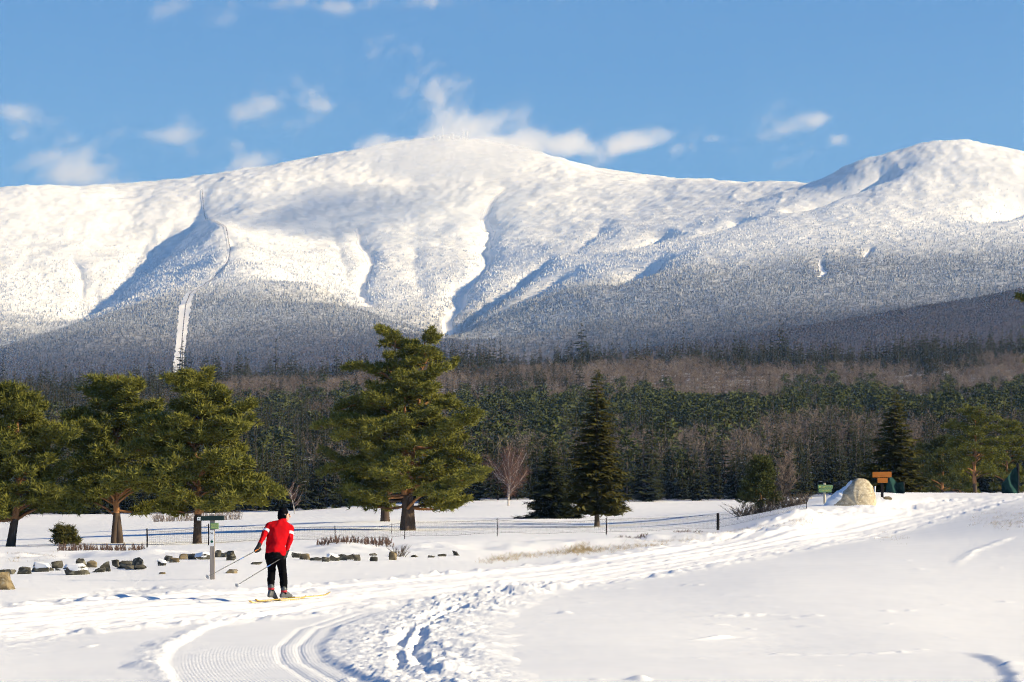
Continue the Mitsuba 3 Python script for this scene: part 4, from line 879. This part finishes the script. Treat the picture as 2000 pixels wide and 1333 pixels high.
matte('m_skin', (.55, .33, .25), .5); matte('m_jacket', (.50, .008, .013)); matte('m_trousers', (.006, .006, .007)); matte('m_hat', (.006, .006, .007))
matte('m_band', (.80, .80, .82), .5); matte('m_glove', (.012, .012, .013), .7); matte('m_boot', (.10, .105, .11), .4); matte('m_boot_red', (.42, .02, .03), .4); matte('m_ski', (.60, .40, .09), .35)
matte('m_pole', (.06, .065, .075), .35); matte('m_basket', (.40, .42, .45), .5); matte('m_orange', (.75, .22, .03), .5); matte('m_blue', (.03, .12, .40), .4)
f_ = np.array([.55, .83, 0.]); f_ /= np.linalg.norm(f_); sd_ = np.array([f_[1], -f_[0], 0.])
SHL, SHR, ELL, ELR, WRL, WRR = J(526, 1029, .20), J(566, 1033, .24), J(515, 1048, .04), J(567, 1053, .10), J(506, 1066, -.08), J(560, 1077, .08)
PEL, WST, CHL, CHR = J(537, 1079, 0), J(538, 1064, .06), J(537, 1042, .17), J(555, 1045, .19)
HPL, HPR, KNL, KNR, ANL, ANR = J(528.5, 1084, -.01), J(546, 1085, .03), J(531, 1114, .26), J(552.5, 1117, .25), J(529.5, 1153, -.02), J(554.5, 1158, 0)
NK0, NK1, HD = J(549.5, 1022, .25), J(553.5, 1013, .29), J(554.8, 1006, .32)
tag('person', 'skier in red jacket and black trousers leaning forward, seen from behind, holding two poles', 'person')
torso = lambda e: [mf.Manifold.batch_hull([ball(CHL, .118 + e), ball(CHR, .118 + e), ball(WST - sd_ * .05, .105 + e), ball(WST + sd_ * .05, .105 + e)]), mf.Manifold.batch_hull([ball(SHL, .052 + e), ball(SHR, .052 + e), ball(CHL, .11 + e), ball(CHR, .11 + e), ball(NK0, .055 + e)])]
hips = lambda e: [mf.Manifold.batch_hull([ball(J(534, 1076, .0), .085 + e), ball(J(543, 1077, .03), .085 + e), ball(HPL, .095 + e), ball(HPR, .095 + e), ball(J(537, 1084, -.03), .108 + e)])]
arms = lambda e: [bone(SHL, .056 + e, ELL, .041 + e), bone(ELL, .041 + e, WRL, .028 + e), bone(SHR, .056 + e, ELR, .041 + e), bone(ELR, .041 + e, WRR, .028 + e)]
legs = lambda e: [bone(HPL, .094 + e, KNL, .061 + e), bone(KNL, .061 + e, J(529.5, 1134, .07), .058 + e), bone(J(529.5, 1134, .07), .058 + e, ANL, .042 + e), bone(HPR, .094 + e, KNR, .061 + e), bone(KNR, .061 + e, J(554, 1138, .10), .058 + e), bone(J(554, 1138, .10), .058 + e, ANR, .042 + e)]
hf = (f_ * .75 + sd_ * .65); hf /= np.linalg.norm(hf); hs = np.array([hf[1], -hf[0], 0])
head = [mf.Manifold.batch_hull([ball(HD, .088), ball(HD + [0, 0, .02] - hf * .02, .088), ball(HD + hf * .035 - [0, 0, .075], .055)]), bone(NK0, .055, NK1, .05), bone(NK1, .05, HD - [0, 0, .04], .06),
        bone(HD + hf * .095 - [0, 0, .01], .012, HD + hf * .112 - [0, 0, .035], .016), bone(HD + hs * .088 - [0, 0, .0], .018, HD + hs * .088 - [0, 0, .035], .012), bone(HD - hs * .088, .018, HD - hs * .088 - [0, 0, .035], .012)]
body = blob(torso(-.012) + hips(-.012) + arms(-.008) + legs(-.008) + head + [bone(ANL, .03, ANL + [0, 0, -.06], .03), bone(ANR, .03, ANR + [0, 0, -.06], .03), bone(WRL, .024, WRL + [0, 0, -.05], .02), bone(WRR, .024, WRR + [0, 0, -.05], .02)], .02)
scene['person__body'] = mikit.ply(body, 'm_skin', smooth=True)
g = Geo()
for s in (-1, 1):
    m = trimesh.creation.icosphere(2, .011); g.add(m.vertices + HD + hf * .092 + hs * (s * .032) + [0, 0, .004], m.faces)
scene['person__eyes'] = mikit.ply(g.mesh(), 'm_black', smooth=True)
g = Geo(); g.tube([HD + hf * .088 - hs * .024 - [0, 0, .07], HD + hf * .094 - [0, 0, .072], HD + hf * .088 + hs * .024 - [0, 0, .07]], .006, 6); scene['person__mouth'] = mikit.ply(g.mesh(), 'm_boot_red', smooth=True)
jk = blob(torso(.020) + [mf.Manifold.batch_hull([ball(WST - sd_ * .05, .113), ball(WST + sd_ * .05, .113), ball(J(530, 1076, -.01), .114), ball(J(537, 1076, -.02), .118), ball(J(547, 1078, .02), .114)])] + arms(.012) + [bone(NK0, .066, NK1 - [0, 0, .01], .062)], .014, 6)
jk = crumple(jk, .046, .12, 3)
scene['person__jacket'] = mikit.ply(jk, 'm_jacket', smooth=True)
tr_ = crumple(blob(hips(.010) + legs(.013), .016, 6), .026, .09, 5)
scene['person__trousers'] = mikit.ply(tr_, 'm_trousers', smooth=True)
def ringband(a, b, t0, t1, r0, r1):
    P = [a + (b - a) * t for t in np.linspace(t0, t1, 4)]; g = Geo(); g.tube(P, np.linspace(r0, r1, 4), 18); return g
part('person', 'arm_band', ringband(SHL, ELL, .42, .62, .070, .066), 'm_band', 40); part('person', 'arm_band', ringband(SHR, ELR, .42, .66, .070, .066), 'm_band', 40)
g = Geo(); K0, K1 = KNR + sd_ * .070 - f_ * .02 + [0, 0, -.04], ANR + sd_ * .052; g.tube([K0, (K0 + K1) / 2 + sd_ * .012, K1], .011, 5); part('person', 'trouser_stripe', g, 'm_band', True)
ht = blob([mf.Manifold.batch_hull([ball(HD + [0, 0, .022] - hf * .018, .100), ball(HD + [0, 0, -.035] - hf * .03, .092), ball(HD + [0, 0, .055] - hf * .01, .078)]), bone(HD + hs * .072 - [0, 0, .01], .034, HD + hs * .070 - [0, 0, .04], .030), bone(HD - hs * .072 - [0, 0, .01], .034, HD - hs * .070 - [0, 0, .04], .030)], .015, 5)
scene['person__hat'] = mikit.ply(crumple(ht, .008, .05, 7), 'm_hat', smooth=True)
GRL, GRR = J(503.2, 1074.5, -.10), J(553.5, 1088.5, .05)
TIPL, TIPR = J(402.7, 1128.7, -1.15), J(460, 1145.5, -1.0)
def glove(name, wrist, grip, axis, out):
    ax = axis / np.linalg.norm(axis); d = grip - wrist; d /= np.linalg.norm(d); o = np.cross(ax, d); o /= np.linalg.norm(o)
    if o @ out < 0: o = -o
    palm = [mf.Manifold.batch_hull([ball(wrist, .038), ball(grip + ax * .034 + o * .026, .026), ball(grip - ax * .034 + o * .026, .026)])]
    for j, (off, ln) in enumerate(((.040, .92), (.014, 1.05), (-.012, 1.0), (-.037, .82))):   # four fingers closed round the grip
        k0 = grip + ax * off + o * .030 + d * .012; k1 = grip + ax * off + d * (.042 * ln) + o * .008; k2 = grip + ax * off + d * (.030 * ln) - o * .030; k3 = grip + ax * off - d * .004 - o * .034
        palm += [bone(k0, .0145, k1, .0135), bone(k1, .0135, k2, .0125), bone(k2, .0125, k3, .0115)]
    t0 = wrist + (grip - wrist) * .45 + ax * .03; t1 = grip + ax * .062 - o * .006; t2 = grip + ax * .058 - o * .036 + d * .012
    palm += [bone(t0, .019, t1, .016), bone(t1, .016, t2, .0135)]
    palm += [bone(wrist - d * .02, .040, wrist, .038)]
    scene['person__' + name] = mikit.ply(blob(palm, .008, 4), 'm_glove', smooth=True)
glove('glove', WRL, GRL, GRL - TIPL, -sd_); glove('glove_001', WRR, GRR, GRR - TIPR, sd_)
def boot(name, ank, toe, heelup):
    d = toe - ank; d[2] = 0; d /= np.linalg.norm(d); sole = toe[2]
    hl = ank - d * .065; hl = np.array([hl[0], hl[1], sole + heelup]); tip = np.array([*(ank + d * .20)[:2], sole])
    p_ = [bone(ank + [0, 0, .06], .052, ank, .052), mf.Manifold.batch_hull([ball(ank, .048), ball(hl + [0, 0, .032], .036), ball(hl + d * .12 + [0, 0, .035], .038)]), mf.Manifold.batch_hull([ball(ank + d * .02, .045), ball(hl + d * .12 + [0, 0, .03], .036), ball(tip - d * .02 + [0, 0, .028], .030)])]
    scene['person__' + name] = mikit.ply(blob(p_, .012, 4), 'm_boot', smooth=True)
    g = Geo(); g.tube([ank + [0, 0, .005], ank + [0, 0, .04]], .060, 14); part('person__' + name, 'cuff', g, 'm_boot_red', 40)
TOL, TOR = J(540, 1170, .14), J(571, 1175.5, .16)
zl = float(ground_z(TOL[0], TOL[1])); zr = float(ground_z(TOR[0], TOR[1]))
TOL[2], TOR[2] = max(zl + .05, TOL[2] - .02), max(zr + .05, TOR[2] - .03)
boot('boot', ANL, TOL, .05); boot('boot_001', ANR, TOR, .0)
def ski(foot, d, back, fwd, label, zfoot):
    d = np.array([*d, 0.]); d /= np.linalg.norm(d); s = np.array([-d[1], d[0], 0]); q = np.linspace(-back, fwd, 60)
    P = foot[:2] + q[:, None] * d[:2]; gz_ = ground_z(P[:, 0], P[:, 1])
    fit = np.polyfit(q, gz_, 1); z = np.polyval(fit, q) + np.max(gz_ - np.polyval(fit, q)) * .15 + .005
    z += zfoot - np.interp(0, q, z)
    z += np.where(q > fwd - .22, ((q - fwd + .22) / .22) ** 2 * .05, 0) + np.where(q < -back + .1, ((-back + .1 - q) / .1) ** 2 * .03, 0)
    w = .024 * np.where(q > fwd - .12, np.clip((fwd - q) / .12, .25, 1) ** .5, 1)
    g = Geo(); r = [np.stack([P[:, 0] + a * s[0] * w, P[:, 1] + a * s[1] * w, z + b], 1) for a, b in ((-1, -.004), (1, -.004), (1, .011), (-1, .011))]
    V = np.stack(r, 1).reshape(-1, 3); i, j = np.meshgrid(np.arange(59), np.arange(4), indexing='ij')
    g.add(V, np.stack([i * 4 + j, i * 4 + (j + 1) % 4, (i + 1) * 4 + (j + 1) % 4, (i + 1) * 4 + j], -1).reshape(-1, 4)); g.add(V[:4], [[0, 1, 2], [0, 2, 3]]); g.add(V[-4:], [[0, 2, 1], [0, 3, 2]])
    key = key_for('ski'); tag(key, label, 'ski', 'skis on the skier\'s feet')
    put(key + '__plank', g, 'm_ski')
    b = Geo(); c = np.array([foot[0] + d[0] * .13, foot[1] + d[1] * .13, zfoot + .026]); m = trimesh.creation.box([.16, .05, .018]); m.apply_transform(trimesh.transformations.rotation_matrix(math.atan2(d[1], d[0]), [0, 0, 1])); b.add(m.vertices + c, m.faces); put(key + '__binding', b, 'm_black')
ski(np.array([*ANL[:2]]) + f_[:2] * .05, f_[:2] + [-.05, .0], .72, 1.05, 'yellow ski under the left foot, half hidden behind the other', TOL[2] - .022)
ski(np.array([*ANR[:2]]) + f_[:2] * .05, f_[:2] + [.16, -.1], .72, 1.10, 'yellow ski under the right foot with its tip turned up', TOR[2] - .022)
def pole(name, grip, tip, label):
    d = tip - grip; L = np.linalg.norm(d); d /= L; top = grip - d * .07
    key = key_for(name); tag(key, label, 'ski pole', 'ski poles in the skier\'s hands')
    g = Geo(); g.tube([grip + d * .06, grip + d * L * .5, tip], [.0085, .008, .006], 8); put(key + '__shaft', g, 'm_pole', True)
    g = Geo(); g.tube([top, grip, grip + d * .075], [.014, .016, .013], 10); put(key + '__grip', g, 'm_orange' if name == 'ski_pole' and key == 'ski_pole' else 'm_black', True)
    g = Geo(); g.tube([grip + d * L * .28, grip + d * L * .36], .0095, 8); put(key + '__band', g, 'm_blue', True)
    g = Geo(); g.tube([tip - d * .06, tip - d * .05, tip - d * .035, tip - d * .03], [.012, .036, .040, .01], 12); put(key + '__basket', g, 'm_basket', 40)
pole('ski_pole', GRL, TIPL, 'dark ski pole in the left hand with an orange grip trailing left'); pole('ski_pole', GRR, TIPR, 'dark ski pole in the right hand trailing down left behind the legs')

# ---------------------------------------------------------------- air and clouds
scene['air'] = {'type': 'homogeneous', 'albedo': rgb(0.93, 0.95, 0.97), 'sigma_t': rgb(1.2e-5, 2.0e-5, 3.5e-5)}
scene['haze'] = {'type': 'cube', 'to_world': T().translate([0, 6190, 800]).scale([2900, 6310, 860]), 'bsdf': {'type': 'null'}, 'interior': {'type': 'ref', 'id': 'air'}}
labels['haze'] = {'label': 'thin blue haze in the air before the mountains', 'category': 'haze', 'kind': 'stuff'}
scene['camera']['medium'] = {'type': 'ref', 'id': 'air'}

def cloud_grid(blobs, lo, hi_, shape, seed, stretch, cut):
    nx, ny, nz_ = shape
    x, y, z = [np.linspace(lo[k], hi_[k], n) for k, n in enumerate(shape)]
    Zc, Yc, Xc = np.meshgrid(z, y, x, indexing='ij')
    px, py = 1000 + F * Xc / Yc, HY - F * (Zc - CZ) / Yc      # the blobs are given by where they hang in the photograph
    p = np.stack([Xc / stretch, Yc / (3 * stretch), Zc / stretch], -1)
    w1, w2 = meshkit.fbm(p * .8, 3, seed + 5) - 0.5, meshkit.fbm(p * .8 + 7.3, 3, seed + 9) - 0.5
    px, py = px + 150 * w1, py + 90 * w2
    env = 0
    for cx, cy_, rx, ry, a in blobs:
        env = np.maximum(env, a * np.exp(-(((px - cx) / rx) ** 2 + ((py - cy_) / ry) ** 2)))
    t = np.abs((Yc - (lo[1] + hi_[1]) / 2) / ((hi_[1] - lo[1]) / 2))
    q = np.stack([(Xc + .9 * Zc) / stretch, Yc / (5 * stretch), (Zc - .55 * Xc) / stretch], -1)
    f = meshkit.fbm(q * np.array([1.6, 1.6, 2.6]) + 2.2 * np.stack([w1, 0 * w1, w2], -1), 6, seed)
    f = np.clip((f - .5) * 2.9 + .5 + .5 * (meshkit.fbm(q * 9, 2, seed + 3) - .5), 0, 1)
    d = np.clip(1.15 * env - cut * (1 - f) * (1.2 - .35 * env), 0, 1) ** 1.2
    d = d * np.clip(1.3 - 1.3 * t ** 2, 0, 1)
    for ax in range(3):
        sl = [slice(None)] * 3
        for e in (0, -1):
            sl[ax] = e; d[tuple(sl)] = 0
    return d.astype(np.float32)
def cloud(name, blobs, lo, hi_, shape, sigma, seed, stretch, cut, label, outside=None):
    g = cloud_grid(blobs, lo, hi_, shape, seed, stretch, cut)
    lo, hi_ = np.array(lo, float), np.array(hi_, float)
    scene[name + '_vapour'] = {'type': 'heterogeneous', 'albedo': rgb(0.93, 0.935, 0.945), 'scale': sigma,
        'sigma_t': {'type': 'gridvolume', 'grid': mi.VolumeGrid(g[..., None]), 'to_world': T().translate(list(lo)).scale(list(hi_ - lo))}}
    scene[name] = {'type': 'cube', 'to_world': T().translate(list((lo + hi_) / 2)).scale(list((hi_ - lo) / 2)), 'bsdf': {'type': 'null'}, 'interior': {'type': 'ref', 'id': name + '_vapour'}}
    if outside: scene[name]['exterior'] = {'type': 'ref', 'id': outside}
    labels[name] = {'label': label, 'category': 'cloud', 'kind': 'stuff'}
cloud('summit_cloud', [(915, 240, 90, 44, .85), (985, 240, 55, 40, .6), (840, 252, 32, 32, .7), (880, 308, 130, 40, 2.2), (800, 330, 85, 28, 1.4), (990, 298, 105, 36, 1.8), (1110, 292, 75, 36, 1), (1165, 300, 50, 30, .9), (1255, 285, 80, 24, .95), (1320, 272, 40, 14, .7), (1385, 272, 34, 10, .55)],
      (-560, 9900, 1130), (760, 10700, 1600), (320, 32, 120), 0.0040, 3, 150.0, 1.0, 'white cloud veil trailing off the summit to the right', 'air')
cloud('distant_cloud', [(55, 235, 75, 34, .8), (150, 322, 90, 46, 1), (205, 345, 50, 28, .8), (345, 262, 100, 26, .7), (250, 266, 50, 20, .55), (508, 210, 64, 30, 1), (632, 208, 44, 34, 1), (470, 312, 44, 42, 1), (432, 345, 45, 20, .75), (840, 172, 80, 38, 1), (745, 95, 60, 28, .45), (760, 0, 300, 20, .6), (470, 38, 40, 26, .4), (350, 20, 40, 30, .4), (1565, 243, 60, 32, .85), (1530, 266, 34, 22, .75), (1612, 282, 30, 16, .8), (1460, 290, 40, 10, .3), (1540, 318, 30, 9, .4)],
      (-2500, 12700, 1330), (1700, 13300, 2420), (560, 12, 200), 0.0030, 8, 170.0, 1.0, 'small wispy white clouds in the blue sky behind the range')
